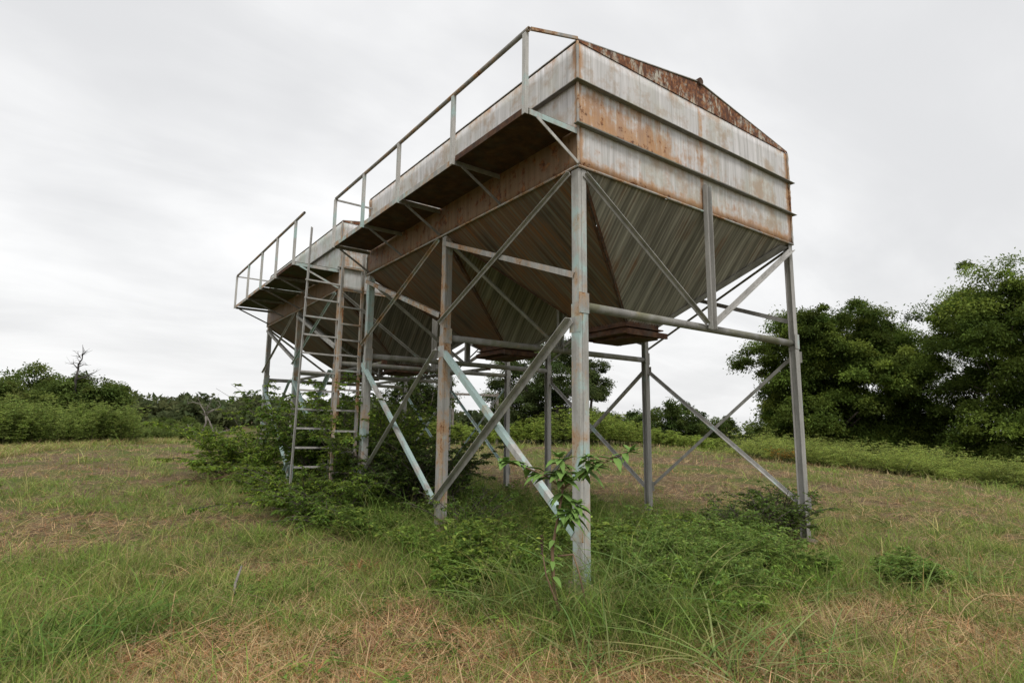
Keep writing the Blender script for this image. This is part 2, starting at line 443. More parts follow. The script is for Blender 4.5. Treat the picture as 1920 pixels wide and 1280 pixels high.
def grain_bin(name, loc, label, far=False, footz=None):
    root = empty(name, loc); tag(root, label, 'grain bin', 'elevated grain bins standing in line')
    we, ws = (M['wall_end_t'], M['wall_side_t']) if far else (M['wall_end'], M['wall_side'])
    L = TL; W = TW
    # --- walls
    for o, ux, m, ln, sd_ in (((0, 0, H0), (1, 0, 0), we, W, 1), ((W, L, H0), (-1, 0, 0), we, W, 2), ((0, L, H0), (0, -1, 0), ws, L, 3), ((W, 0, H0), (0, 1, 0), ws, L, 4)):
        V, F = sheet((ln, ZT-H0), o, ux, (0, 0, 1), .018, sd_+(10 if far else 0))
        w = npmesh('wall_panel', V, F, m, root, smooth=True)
        s_ = w.modifiers.new('thickness', 'SOLIDIFY'); s_.thickness = .006; s_.offset = 0
    # --- gables, roof, ridge
    for y, s_ in ((-.004, -1), (L+.004, 1)):
        MB().slab([(-.01, y, ZT+.004), (W+.01, y, ZT+.004), (W+.01, y, ZT+.022), (W/2, y, ZRIDGE), (-.01, y, ZT+.022)], (0, s_, 0), .008).build('gable', M['gable'], root)
    rf = MB()
    rf.slab([(-.004, -.012, ZT+.024), (W/2, -.025, ZRIDGE+.012), (W/2, L+.025, ZRIDGE+.012), (-.004, L+.012, ZT+.024)], (0, 0, 1), .01)
    rf.slab([(W+.004, -.012, ZT+.024), (W+.004, L+.012, ZT+.024), (W/2, L+.025, ZRIDGE+.012), (W/2, -.025, ZRIDGE+.012)], (0, 0, 1), .01)
    rfo = rf.build('roof', M['roof'], root)
    MB().tube([(W/2, -.045, ZRIDGE+.015), (W/2, L+.045, ZRIDGE+.015)], .045, 10).build('ridge_cap', M['rust'], rfo)
    # --- ribs: an angle iron all round, standing out from the sheets
    for zr in (ZR1, ZR2):
        rb = MB(); e = .066
        for (x0, x1, y0, y1) in ((-e, W+e, -e, -.008), (-e, W+e, L+.008, L+e), (-e, -.008, -.006, L+.006), (W+.008, W+e, -.006, L+.006)):
            if zr == ZR2 and x1 < 0: continue
            rb.box(x0, x1, y0, y1, zr-.004, zr+.004)
        rb.box(-.016, W+.016, -.014, -.008, zr+.006, zr+.05)
        if zr == ZR1: rb.box(-.014, -.008, 0, L, zr+.006, zr+.05)
        rb.build('rib', M['rib'], root)
    # --- rolled sheet edges along the bottom, rusty corner seams
    for o, d in (((-.012, -.012), (1, 0)), ((-.012, L+.012), (1, 0)), ((-.012, -.012), (0, 1)), ((W+.012, -.012), (0, 1))):
        ln = W+.024 if d[0] else L+.024
        MB().tube([(o[0], o[1], H0+.004), (o[0]+d[0]*ln, o[1]+d[1]*ln, H0+.004)], .013, 8).build('bottom_flange', M['brace_r'], root)
    for x in (0, W):
        for y in (0, L):
            c = MB(); sx = -1 if x == 0 else 1; sy = -1 if y == 0 else 1; zz = H0+.015
            rn = random.Random(int(x*7+y*3)+far)
            pts = []; k = 30
            for i in range(k+1): pts.append((x+sx*.008, y+sy*.008, zz+(ZT-zz)*i/k))
            c.tube(pts, [.011+.007*rn.random() for _ in pts], 7)
            c.build('corner_seam', M['brace_r'], root)
    # --- hoppers
    hm = M['hop_t'] if far else M['hop']
    for hi in (0, 1):
        y0, y1 = hi*L/2+.01, (hi+1)*L/2-.01; cx, cy = W/2, (y0+y1)/2; rx, ry = .30, .34; zb = 2.78
        top = [(0.01, y0), (W-.01, y0), (W-.01, y1), (0.01, y1)]; bot = [(cx-rx, cy-ry), (cx+rx, cy-ry), (cx+rx, cy+ry), (cx-rx, cy+ry)]
        V = []; F = []
        for k in range(4):
            a, b2 = np.array(top[k]), np.array(top[(k+1) % 4]); c0, c1 = np.array(bot[k]), np.array(bot[(k+1) % 4])
            ed = b2-a; ln = np.linalg.norm(ed); ed = ed/ln; nin = np.array([-ed[1], ed[0]])
            ia = (c0-a)@ed; ib = (c1-a)@ed; depth = (c0-a)@nin; slope = (H0-zb)/depth
            nrm = np.array([-nin[0]*(H0-zb), -nin[1]*(H0-zb), -depth]); nrm /= np.linalg.norm(nrm)
            pitch = .026; m_ = int(ln/pitch); base = len(V)
            for i in range(m_+1):
                u = i*ln/m_; dd = depth if ia <= u <= ib else depth*(u/ia if u < ia else (ln-u)/(ln-ib)); dd = max(dd, .004)
                off = .0055*(1 if i % 2 else -1); wob = .010*(vnoise(u*1.3+k*5, hi*3.0)-.5)
                for q in range(7):
                    fr = q/6; wq = wob*math.sin(fr*math.pi)*3
                    p2 = a+ed*u+nin*dd*fr
                    V.append((p2[0]+nrm[0]*(off+wq), p2[1]+nrm[1]*(off+wq), H0-slope*dd*fr+nrm[2]*(off+wq)))
            for i in range(m_):
                for q in range(6):
                    s0 = base+i*7+q; F.append((s0, s0+7, s0+8, s0+1))
        hop = npmesh('hopper', np.array(V), np.array(F), hm, root)
        for k in range(4):
            t_, b_2 = top[k], bot[k]; hp = MB()
            sx = 1 if t_[0] < cx else -1; sy = 1 if t_[1] < cy else -1
            w_ = .025 if k in (0, 3) else .10
            P0, P1 = Vector((t_[0], t_[1], H0)), Vector((b_2[0], b_2[1], zb))
            for (dx_, dy_) in ((sx, 0), (0, sy)):
                # plate lying on one of the two faces that meet at this hip
                e0 = Vector((dx_, dy_, 0)); dn = (P1-P0).normalized(); sd2 = (e0-dn*e0.dot(dn)).normalized(); nn = dn.cross(sd2)
                if nn.z > 0: nn = -nn
                A_ = P0+dn*.05+nn*.014; B_ = P1+nn*.014; Cc = B_+sd2*w_*.6; D_ = P0+dn*.22+sd2*w_*1.3+nn*.014
                hp.slab([A_, B_, Cc, D_], nn, .004)
            hp.build('hip_trim', M['trim'] if k in (1, 2) else M['hip'], hop)
        c = MB()
        for z0, z1, e in ((zb-.045, zb+.03, .0), (zb-.062, zb-.047, .045), (zb-.115, zb-.064, .0)):
            c.box(cx-rx-e-.01, cx+rx+e+.01, cy-ry-e-.01, cy+ry+e+.01, z0, z1)
        c.build('outlet_collar', M['rust'], hop)
        gt = MB(); gt.box(cx-rx-.05, cx+rx+.08, cy-ry-.05, cy+ry+.05, zb-.145, zb-.118)
        gt.box(cx-rx-.05, cx+rx+.10, cy-ry-.085, cy-ry-.052, zb-.165, zb-.095); gt.box(cx-rx-.05, cx+rx+.10, cy+ry+.052, cy+ry+.085, zb-.165, zb-.095)
        gt.box(cx-rx+.1, cx+rx-.02, cy-ry-.02, cy+ry+.02, zb-.185, zb-.148)
        gt.build('slide_gate', M['rust'], hop)
    # --- legs
    sec = .105
    for iy, yc in enumerate((0, L/2-sec/2, L-sec)):
        for ix in (0, 1):
            sec = .105 if ix == 0 else .085; xc = 0 if ix == 0 else W-sec; yc = (0, L/2-sec/2, L-sec)[iy]
            wx, wy = xc+sec/2, yc+sec/2
            zb_ = float(terr(loc[0]+wx, loc[1]+wy))-loc[2]
            zf = zb_+(.0 if (ix, iy) == (0, 0) and not far else -.05)
            lm = (M['leg'], M['leg_r'], M['leg'])[iy] if ix == 0 else M['leg_g']
            if far: lm = (M['leg_r'] if iy == 0 else M['leg']) if (ix == 0) else M['leg_g']
            up = MB(); zs = ZP+.02
            def sect(mb, z0, z1, g_, solid):
                x0, x1, y0, y1 = xc-g_, xc+sec+g_, yc-g_, yc+sec+g_
                if solid:    # two channels welded toe to toe: the seam is a real groove
                    mb.box(x0, x0+.036, y0, y1, z0, z1); mb.box(x0+.042, x1, y0, y1, z0, z1); mb.box(x0+.036, x0+.042, y0+.006, y1-.006, z0, z1)
                else:        # H section, web in the middle
                    mb.box(x0, x1, y0, y0+.011, z0, z1); mb.box(x0, x1, y1-.011, y1, z0, z1); mb.box((x0+x1)/2-.006, (x0+x1)/2+.006, y0+.011, y1-.011, z0, z1)
            solid = ix == 0
            sect(up, zs, H0-.012, 0, solid); sect(up, zf, zs-.002, .006, solid)
            lg = up.build('leg', lm, root, bevel=.003)
            sp = MB(); sect_z = zs
            sp.box(xc-.012, xc+sec+.012, yc-.012, yc-.0065, zs-.10, zs+.10); sp.build('splice_plate', M['leg_r'] if ix == 0 and not far else lm, lg)
            ft = MB(); n = 18; zc = zb_
            ft.tube([(wx, wy, zc-.35), (wx, wy, zc+.02), (wx+.005, wy, zc+(.0 if far else .05))], [.17, .165, .13] if (ix, iy) == (0, 0) else [.15, .145, .12], 18)
            ft.build('footing', M['concrete'], lg)
    # --- cross pipes, struts above them, end frames
    for iy, y in enumerate((.055, L/2, L-.055)):
        MB().tube([(sec+.004, y, ZP), (W-sec-.004, y, ZP)], .045, 16).build('cross_pipe', M['pipe'], root)
        yo = y-.062 if iy < 2 else y+.062
        xm = W/2+.03
        ps = MB(); zt_ = 4.33 if iy != 1 else H0-.02
        yo2 = -.022 if iy == 0 else (L+.022 if iy == 2 else y)
        # channel section strut
        ps.box(xm-.05, xm+.05, yo2-.004, yo2+.004, ZP-.02, zt_); ps.box(xm-.05, xm-.043, yo2-.05, yo2-.006, ZP-.02, zt_ if iy == 1 else zt_); ps.box(xm+.043, xm+.05, yo2-.05, yo2-.006, ZP-.02, zt_)
        ps.build('strut', M['brace'], root)
        if iy == 1:
            for a_, b_2 in (((sec, y, 3.90), (xm-.03, y, ZP+.05)), ((W-sec, y, 3.90), (xm+.03, y, ZP+.05))):
                MB().angle(a_, b_2, (0, -1, 0), .055).build('brace', M['brace'], root)
        else:
            so = -1 if iy == 0 else 1; yb = -.010 if iy == 0 else L+.010
            MB().angle((sec-.02, yb, 3.93), (xm-.056, yb, ZP+.03), (0, so, 0), .042, flip=-1).build('brace', M['brace'], root)
            MB().angle((W-.06, yb, 3.92), (xm+.056, yb, ZP+.05), (0, so, 0), .052, flip=-1).build('brace', M['brace'], root)
    # --- side bracing: X above the pipes, X below them, on both long sides
    for xs, out in ((0, -1), (W, 1)):
        for bay in (0, 1):
            ya, yb = bay*L/2+.06, (bay+1)*L/2
            a = xs+out*.012; b2 = xs+out*.030
            upm = (M['brace'], M['brace_r']) if (out < 0 and not far) else ((M['brace_t'], M['brace']) if far else (M['brace'], M['brace']))
            lom = (M['brace'], M['brace_t']) if out < 0 else (M['brace'], M['brace'])
            if far: lom = (M['brace_t'], M['brace_t'])
            hi1, lo1 = 3.90, 2.79
            MB().angle((b2, ya+.03, hi1+.05), (b2, yb+.02, lo1), (out, 0, 0), .036, flip=-out).build('brace', upm[0] if bay == 0 else upm[1], root)
            MB().angle((a, yb+.02, hi1), (a, ya+.01, lo1+.12), (-out, 0, 0), .06).build('brace', upm[1], root)
            big = .064 if bay == 0 and out < 0 else (.055 if out < 0 else .048)
            za = float(terr(loc[0]+xs, loc[1]+ya)); zb2 = float(terr(loc[0]+xs, loc[1]+yb))
            loA = .42+za*.3; 
            MB().angle((b2, ya+.02, 2.46), (b2, yb+.04, .46), (out, 0, 0), big, flip=-out if bay == 0 else out).build('brace', lom[0], root)
            MB().angle((a, yb+.04, 2.47), (a, ya+.04, loA+.06), (-out, 0, 0), big).build('brace', lom[1], root)
    # --- small gusset plates where the side braces meet the legs
    for xs, out in ((0, -1), (W, 1)):
        for yc in (.05, L/2, L-.05):
            for zc in (2.42, .50):
                x0, x1 = sorted((xs+out*.0065, xs+out*.0082))
                MB().box(x0, x1, yc-.085, yc+.085, zc-.075, zc+.075).build('gusset', M['leg'] if out < 0 else M['brace'], root)
    # --- walkway, hung on the left long side
    xo = -.86 if far else -.64; z = ZPL; ys = [0.0, 1.24, 2.45, 3.72, 5.05] if far else [0.0, 1.34, 2.76, 3.95, 5.20]
    dk = MB()
    dm = M['deck_g'] if far else M['deck']
    for i in range(4): dk.box(xo+.012, -.004, ys[i]+.006, ys[i+1]-.006, z+.012*(i % 2), z+.006+.012*(i % 2))
    deck = dk.build('walkway', dm, root)
    for i in range(4):
        MB().box(xo+.002, xo+.008, ys[i]+.02, ys[i+1]-.02, z-.012*(i % 2)-.030, z+.035-.012*(i % 2)).build('edge_strip', M['rust'] if i in (0,) else M['brace_r'], deck)
    for i, y in enumerate(ys):
        yy = y-.004 if i == 0 else y
        MB().angle((xo+.02, yy, z-.034), (-.014, yy, z-.034), (0, 1, 0), .055).build('bracket', M['brace_t'] if i == 0 else M['trim'], deck)
        MB().beam((xo+.10, yy-.012, z-.062), (-.016, yy-.012, H0+.03), .008, .032, (1, 0, 0)).build('knee_brace', M['post'] if i == 0 else M['trim'], deck)
    rtop = ys[-1]+.01; zr = z+.80; start = -.45 if far else -.02
    rail = MB().tube([(xo, start, zr), (xo, 1.6, zr-.006), (xo, 3.1, zr-.012), (xo, rtop, zr-.006)], .024, 14, wall=.005).build('railing', M['rail'], root)
    for i, y in enumerate(ys):
        yy = y+.01 if i < 4 else y-.01; ln = .0
        MB().angle((xo-.006, yy, z-.055), (xo-.006, yy, zr-.026), (0, 1, 0), .042, flip=1).build('rail_post', M['post'], rail)
    if not far: MB().beam((xo+.02, -.02, zr+.006), (-.005, -.005, ZT+.035), .024, .03, (0, 0, 1)).build('return_rail', M['brace_r'], rail)
    MB().beam((xo+.02, rtop, zr-.03), (-.01, rtop, zr-.03), .024, .028, (0, 0, 1)).build('return_rail', M['brace'], rail)
    # --- ladder
    if not far:
        yl = L+.20; xl, xr = -.37, .015
        lr = MB(); lad = MB().angle((xr, yl, .40), (xr, yl, 4.42), (0, 1, 0), .045).build('ladder', M['brace_r'], root)
        MB().angle((xl, yl, .55), (xl+.02, yl, 4.38), (0, 1, 0), .042).build('ladder_rail', M['brace_r'], lad)
        for zz in (4.13, 3.75, 3.44, 3.15, 2.88, 2.62, 2.36, 2.04, 1.70, 1.36, 1.02, .69):
            MB().angle((xl+.02, yl-.004, zz), (xr-.015, yl-.004, zz-.005), (0, -1, 0), .032, .005).build('rung', M['brace_r'] if int(zz*100) % 2 else M['brace'], lad)
    else:
        yl = -.10; xl, xr = -.70, -.03
        lad = MB().angle((xl+.09, yl, 5.08), (xl-.01, yl, .45), (0, -1, 0), .04).build('ladder', M['brace'], root)
        for k in range(11):
            zz = 4.08-.335*k
            MB().angle((xl+.03, yl-.004, zz), (xr+.02, yl-.004, zz-.01), (0, -1, 0), .034, .005).build('rung', M['brace'], lad)
        MB().angle((xr, yl, .45), (xr, yl, 4.36), (0, -1, 0), .04).build('ladder_rail', M['brace_r'], lad)
        for x_, (ya, yb) in ((1.02, (.08, 6.3)), (3.22, (-.35, 5.9))):
            MB().tube([(x_, ya, ZP+.085), (x_-.02, yb, ZP+.085)], .037, 14, wall=.006).build('long_pipe', M['pipe'], root)
            MB().box(x_-.05, x_+.05, ya-.002, ya+.045, ZP+.05, ZP+.16).build('pipe_bracket', M['rust'], root)
    return root


grain_bin('grain_bin', (0, 0, 0), 'nearer rusted pale steel hopper bin on tall braced legs, with a narrow ladder')
grain_bin('grain_bin', (0, 6.65, 0), 'farther teal-stained steel hopper bin standing behind the nearer rusty one', far=True)


# ------------------------------------------------------------------ vegetation
def norm(a): return a/np.maximum(np.linalg.norm(a, axis=-1, keepdims=True), 1e-9)


def vcol(base, n, r, sv=.18, sh=.10, alt=None, pa=.3):
    c = np.tile(np.array(base, float), (n, 1))
    if alt is not None:
        k = r.random(n) < pa; c[k] = alt
    v = 1+sv*r.standard_normal(n); c *= np.clip(v, .45, 1.8)[:, None]
    c[:, 0] *= np.clip(1+sh*r.standard_normal(n), .6, 1.6)
    return np.clip(c, 0, 1)


def ribbons(P, Wd, side):
    """P (n,K,3) centre lines, Wd (n,K) half widths, side (n,3) -> quads"""
    n, K, _ = P.shape
    Vt = np.stack([P-side[:, None]*Wd[..., None], P+side[:, None]*Wd[..., None]], 2).reshape(-1, 3)
    b = (np.arange(n)*K*2)[:, None]+np.arange(K-1)[None]*2
    F = np.stack([b, b+1, b+3, b+2], -1).reshape(-1, 4)
    return Vt, F


def blades(x, y, length, lean, width, r, K=3, droop=.5, z=None):
    """grass blades: lean in radians from vertical"""
    n = len(x); az = r.random(n)*2*math.pi
    h = np.stack([np.cos(az), np.sin(az), np.zeros(n)], 1); z = terr(x, y) if z is None else z
    b = np.stack([x, y, z-.005], 1); tt = np.linspace(0, 1, K)
    d0 = h*np.sin(lean)[:, None]; d0[:, 2] = np.cos(lean)
    dr = (droop*(.5+r.random(n)))
    P = b[:, None]+length[:, None, None]*(tt[None, :, None]*d0[:, None]+(tt**2)[None, :, None]*(h*(.45*dr)[:, None]-np.array([0, 0, 1.])*(.42*dr*np.clip(np.cos(lean), .0, 1))[:, None])[:, None])
    P[..., 2] = np.maximum(P[..., 2], z[:, None]+.004)
    tw = az+math.pi/2+r.normal(0, .5, n); side = np.stack([np.cos(tw), np.sin(tw), r.normal(0, .25, n)], 1)
    wd = width[:, None]*.5*np.array([.8]+[1.0-.35*(k/(K-1)) for k in range(1, K-1)]+[.12])[None]
    return ribbons(P, wd, norm(side))+(K*2,)


def paths(b, v0, g_, ln, K):
    tt = np.linspace(0, 1, K)
    return b[:, None]+ln[:, None, None]*(tt[None, :, None]*v0[:, None]+(tt**2)[None, :, None]*g_[:, None])


def tubes(P, R_, sides=4):
    n, K, _ = P.shape
    T = norm(np.gradient(P, axis=1)); ref = np.array([.31, .17, .93]); A = norm(np.cross(T, ref)); B = np.cross(T, A)
    an = np.arange(sides)*2*math.pi/sides
    Vt = (P[:, :, None]+R_[:, :, None, None]*(A[:, :, None]*np.cos(an)[None, None, :, None]+B[:, :, None]*np.sin(an)[None, None, :, None])).reshape(-1, 3)
    b = (np.arange(n)*K*sides)[:, None, None]+(np.arange(K-1)*sides)[None, :, None]
    k = np.arange(sides)[None, None]; k2 = (k+1) % sides
    F = np.stack([b+k, b+k2, b+sides+k2, b+sides+k], -1).reshape(-1, 4)
    return Vt, F


def leafquads(B, D, ln, wd, r, fold=.25):
    """diamond leaves from base B along D"""
    n = len(B); up = norm(np.stack([r.normal(0, .5, n), r.normal(0, .5, n), np.ones(n)], 1))
    S_ = norm(np.cross(D, up)); N_ = np.cross(S_, D)
    mid = B+D*(ln*.45)[:, None]
    V = np.stack([B, mid+S_*(wd/2)[:, None]+N_*(wd*fold)[:, None], B+D*ln[:, None]-N_*(ln*.12)[:, None], mid-S_*(wd/2)[:, None]+N_*(wd*fold)[:, None]], 1).reshape(-1, 3)
    F = (np.arange(n)*4)[:, None]+np.arange(4)[None]
    return V, F


def shootplant(bases, n, h, lean, bend, droop, nsub, sublen, nleaf, ll, lw, r, t0=.15, leafdroop=.3, K=6, subt0=.2):
    """bases (m,3) ground points, n shoots; returns stems and leaves"""
    m = len(bases); b = bases[r.integers(0, m, n)]+np.c_[r.normal(0, .02, (n, 2)), np.zeros(n)]
    az = r.random(n)*2*math.pi; hz = np.stack([np.cos(az), np.sin(az), np.zeros(n)], 1)
    le = np.abs(r.normal(lean, lean*.4, n)); v0 = hz*np.sin(le)[:, None]; v0[:, 2] = np.cos(le)
    gg = hz*bend-np.array([0, 0, 1.])*droop
    ln = h*(.55+.45*r.random(n)) if np.isscalar(h) else h
    P = paths(b, v0, gg, ln, K)
    stems = [(P, np.linspace(1, .25, K)[None]*np.ones((n, 1)))]
    if nsub:
        q = nsub; si = np.repeat(np.arange(n), q); t = subt0+(1-subt0)*r.random(n*q)
        sb = b[si]+ln[si, None]*(t[:, None]*v0[si]+(t**2)[:, None]*gg[si])
        a2 = r.random(n*q)*2*math.pi; h2 = np.stack([np.cos(a2), np.sin(a2), np.zeros(n*q)], 1)
        tan = norm(v0[si]+2*t[:, None]*gg[si])
        d2 = norm(h2*.9+tan*.6+np.array([0, 0, .15])); l2 = sublen*(.5+.5*r.random(n*q))*(1.15-.65*t)
        g2 = -np.array([0, 0, 1.])*.28*np.ones((n*q, 1)); P2 = paths(sb, d2, g2, l2, 4)
        stems.append((P2, .45*np.linspace(1, .3, 4)[None]*np.ones((n*q, 1))))
        lb, lv, lg, lln = sb, d2, g2, l2
    else: lb, lv, lg, lln = b, v0, gg, ln
    k = nleaf; li = np.repeat(np.arange(len(lb)), k)
    tt = (t0+(1-t0)*np.tile((np.arange(k)+.5)/k, len(lb))+r.normal(0, .02, len(li))).clip(0, 1.02)
    B = lb[li]+lln[li, None]*(tt[:, None]*lv[li]+(tt**2)[:, None]*lg[li])
    tan = norm(lv[li]+2*tt[:, None]*lg[li])
    a3 = r.random(len(li))*2*math.pi; h3 = np.stack([np.cos(a3), np.sin(a3), .2*r.normal(0, 1, len(li))], 1)
    D = norm(h3*.85+tan*.55-np.array([0, 0, leafdroop]))
    s_ = (.6+.4*r.random(len(li)))
    return stems, (B, D, ll*s_, lw*s_)


def tofol(leaf, r, base, alt=None, pa=.3, sv=.18, fold=.25):
    B, D, l, w = leaf; V, F = leafquads(B, D, l, w, r, fold); c = np.repeat(vcol(base, len(B), r, sv, .1, alt, pa), 4, 0)
    return V, F, c


def tostem(stems, rad, sides=4):
    Vs = []; Fs = []; o = 0
    for P, R_ in stems:
        V, F = tubes(P, R_*rad, sides); Vs.append(V); Fs.append(F+o); o += len(V)
    return np.concatenate(Vs), np.concatenate(Fs)


def merge(ls):
    Vs = []; Fs = []; Cs = []; o = 0
    for V, F, c in ls: Vs.append(V); Fs.append(F+o); Cs.append(c); o += len(V)
    return np.concatenate(Vs), np.concatenate(Fs), np.concatenate(Cs)


def shrub(name, label, cat, x, y, rad, h, n, nsub, nleaf, ll, lw, base, alt, seed, lean=.5, bend=.35, droop=.25, sublen=.45, group=None, stemr=.010, pa=.35, smat='bark', leafdroop=.3, sink=.0):
    r = np.random.default_rng(seed); z = float(terr(x, y))-sink; root = empty(name, (x, y, z)); tag(root, label, cat, group)
    m = max(3, n//3); a = r.random(m)*2*math.pi; q = np.sqrt(r.random(m))*rad*.55
    bs = np.stack([np.cos(a)*q, np.sin(a)*q, np.zeros(m)], 1)
    stems, leaf = shootplant(bs, n, h, lean, bend, droop, nsub, sublen, nleaf, ll, lw, r, leafdroop=leafdroop)
    V, F = tostem(stems, stemr); npmesh('stem', V, F, M[smat], root)
    V, F, c = tofol(leaf, r, base, alt, pa); npmesh('foliage', V, F, M['leaf'], root, c)
    return root


GREEN = (.075, .125, .028); LIGHT = (.15, .23, .045); DARK = (.035, .065, .018)


def limbset(r, base, trunk_h, n1, n2, span, h, tr):
    """tapered trunk + limbs; returns list of (pts, radii) and tips"""
    out = []; tips = []
    top = base+Vector((r.normal(0, .1)*h*.2, r.normal(0, .1)*h*.2, trunk_h))
    out.append(([base, base.lerp(top, .5)+Vector((r.normal(0, .04)*h*.3, 0, 0)), top], [tr*1.25, tr*.9, tr*.8]))
    for i in range(n1):
        a = i*2*math.pi/n1+r.normal(0, .3); el = r.uniform(.35, 1.2)
        d = Vector((math.cos(a)*math.cos(el), math.sin(a)*math.cos(el), math.sin(el)))
        ln = span*r.uniform(.55, .85)*(1 if el < .8 else (h-trunk_h)/span*.85)
        p = [top]
        for k in range(1, 5):
            p.append(p[-1]+d*ln/4+Vector((r.normal(0, .07)*ln, r.normal(0, .07)*ln, r.normal(0, .05)*ln))); d = (d+Vector((0, 0, .10))).normalized()
        out.append((p, [tr*.6, tr*.48, tr*.36, tr*.24, tr*.12])); tips.append(p[-1])
        for j in range(n2):
            k = r.integers(1, 4); s = p[k]; a2 = a+r.normal(0, .9); el2 = r.uniform(.1, 1.0)
            d2 = Vector((math.cos(a2)*math.cos(el2), math.sin(a2)*math.cos(el2), math.sin(el2))); l2 = ln*r.uniform(.3, .6)
            e = [s, s+d2*l2*.5+Vector((0, 0, r.normal(0, .06)*l2)), s+d2*l2]
            out.append((e, [tr*.25, tr*.15, tr*.06])); tips.append(e[-1])
    return out, tips


def tree(name, label, x, y, h, rx, seed, trunk_h=.25, tr=.22, nlobe=26, nclump=9, nleaf=230, ll=.17, lw=.085, base=GREEN, alt=LIGHT, low=.06, group=None, profile=None, clump=.55, cat='tree', lobe=.26, droop=.45, bark='bark', ry=None):
    r = np.random.default_rng(seed); z = float(terr(x, y))-.1; root = empty(name, (x, y, z)); tag(root, label, cat, group)
    ry = ry or rx
    limbs, tips = limbset(r, Vector((0, 0, 0)), trunk_h*h, 7, 4, rx*.95, h*.92, tr)
    # crown: lobes on a dome, clumps on the lobes, leaves on the clumps
    C = []; 
    for i in range(nlobe):
        u_ = (i+.5)/nlobe; zf = low+(1-low-.10)*u_**1.0; a = i*2.39996+r.normal(0, .25)
        prof = profile(zf) if profile else math.sqrt(max(0, 1-((zf-.42)/.60)**2))
        q = prof*r.uniform(.62, .98)
        C.append((math.cos(a)*q*rx, math.sin(a)*q*ry, zf*h, rx*lobe*r.uniform(.45, 1.35)))
    for i in range(nlobe//2):
        C.append((r.normal(0, .36)*rx, r.normal(0, .36)*ry, h*r.uniform(.10, .78), rx*lobe*1.25))
    pts = []; rad = []
    for cx, cy, cz, R_ in C:
        k = nclump; d = norm(r.normal(0, 1, (k, 3))); d[:, 2] = d[:, 2]*.75+.18
        pts.append(np.array([cx, cy, cz])+d*R_*r.uniform(.55, 1.05, (k, 1))); rad.append(np.full(k, clump)*r.uniform(.4, 1.35, k))
    pts = np.concatenate(pts); rad = np.concatenate(rad)
    pts[:, 2] = np.clip(pts[:, 2], .25, None)
    ci = np.repeat(np.arange(len(pts)), nleaf); n = len(ci)
    d = norm(r.normal(0, 1, (n, 3))); d[:, 2] = np.where(d[:, 2] < -.3, -d[:, 2], d[:, 2])
    rr_ = r.random(n)**.45*(1+.5*(r.random(n) < .12))
    B = pts[ci]+d*np.array([1, 1, .78])*(rad[ci]*rr_)[:, None]
    D = norm(d*.8+r.normal(0, .55, (n, 3))-np.array([0, 0, droop]))
    s_ = .6+.5*r.random(n)
    V, F = leafquads(B, D, ll*s_, lw*s_, r)
    lv_ = (1+.16*r.standard_normal(len(C)))[np.repeat(np.arange(len(C)), nclump)][:, None]; ct = (vcol(base, len(pts), r, .16, .06, alt, .30)*lv_.clip(.6, 1.4))[ci]*(1+.15*r.standard_normal((n, 1))).clip(.5, 1.6)
    npmesh('crown', V, F, M['leaf'], root, np.repeat(ct, 4, 0))
    tm = MB()
    for p, q in limbs: tm.tube(p, q, 8)
    # twigs out to some of the clumps, from the nearest limb tip
    tp = np.array([tuple(t) for t in tips])
    for k in r.choice(len(pts), min(len(pts), 60), replace=False):
        j = np.argmin(np.linalg.norm(tp-pts[k], axis=1)); a_ = Vector(tp[j]); b_2 = Vector(pts[k])
        tm.tube([a_, a_.lerp(b_2, .5)+Vector((0, 0, .1)), b_2], [tr*.10, tr*.07, tr*.03], 5)
    tm.build('trunk', M[bark], root)
    return root


# --- trees (at() gives a ground point from a column of the photo and a distance)
def big(px, sdist, *a, name='pecan_tree', label='', **k):
    x, y = at(px, sdist); return tree(name, label, x, y, *a, **k)


PEC, PECL = (.080, .132, .025), (.145, .22, .04)
big(1572, 38, 10.3, 5.0, 11, .16, .34, 64, 11, 280, .20, .10, PEC, PECL, low=.05, lobe=.24, clump=.72, label='wide dome-shaped green tree right of the bins, with sky gaps low on its right side')
big(1985, 31, 11.8, 7.0, 12, .12, .36, 78, 11, 280, .18, .088, PEC, PECL, low=.0, lobe=.24, clump=.70, label='tallest dark green tree, cut off by the right edge of the picture')
big(1012, 36, 6.9, 3.4, 13, .2, .2, 26, 9, 230, .17, .07, (.062, .095, .03), (.10, .14, .045), low=.03, lobe=.26, clump=.5, name='tree', label='dark grey-green round tree seen between the legs of the nearer bin')
big(1106, 38, 5.7, 1.35, 14, .5, .10, 12, 7, 150, .17, .07, (.062, .095, .03), (.10, .14, .045), low=.48, lobe=.34, clump=.4, name='tree', label='small tree with a bare thin trunk and one round tuft of leaves')
big(795, 34, 4.4, 2.0, 15, .2, .12, 16, 8, 130, .17, .07, (.062, .095, .03), (.10, .14, .045), low=.05, lobe=.3, clump=.42, name='tree', label='low dark tree seen under the farther bin, left of the middle leg')
for i, (px, sd_, h, rx, lb) in enumerate(((1262, 42, 3.1, 2.0, 'rounded green bush tree standing left of the right-hand leg braces'), (1335, 47, 2.5, 1.7, 'low dark bush tree between the two big right-hand trees and the bin legs'),
        (1165, 46, 2.3, 1.9, 'low bush tree on the skyline just right of the near corner leg'), (1395, 52, 2.2, 1.9, 'flat dark bush at the left foot of the wide dome-shaped tree'))):
    big(px, sd_, h, rx, 21+i, .1, .08, 14, 7, 120, .20, .10, (.06, .105, .025), (.11, .17, .04), low=.0, lobe=.34, clump=.45, name='bush', label=lb, group='bushes along the field edge', cat='bush')
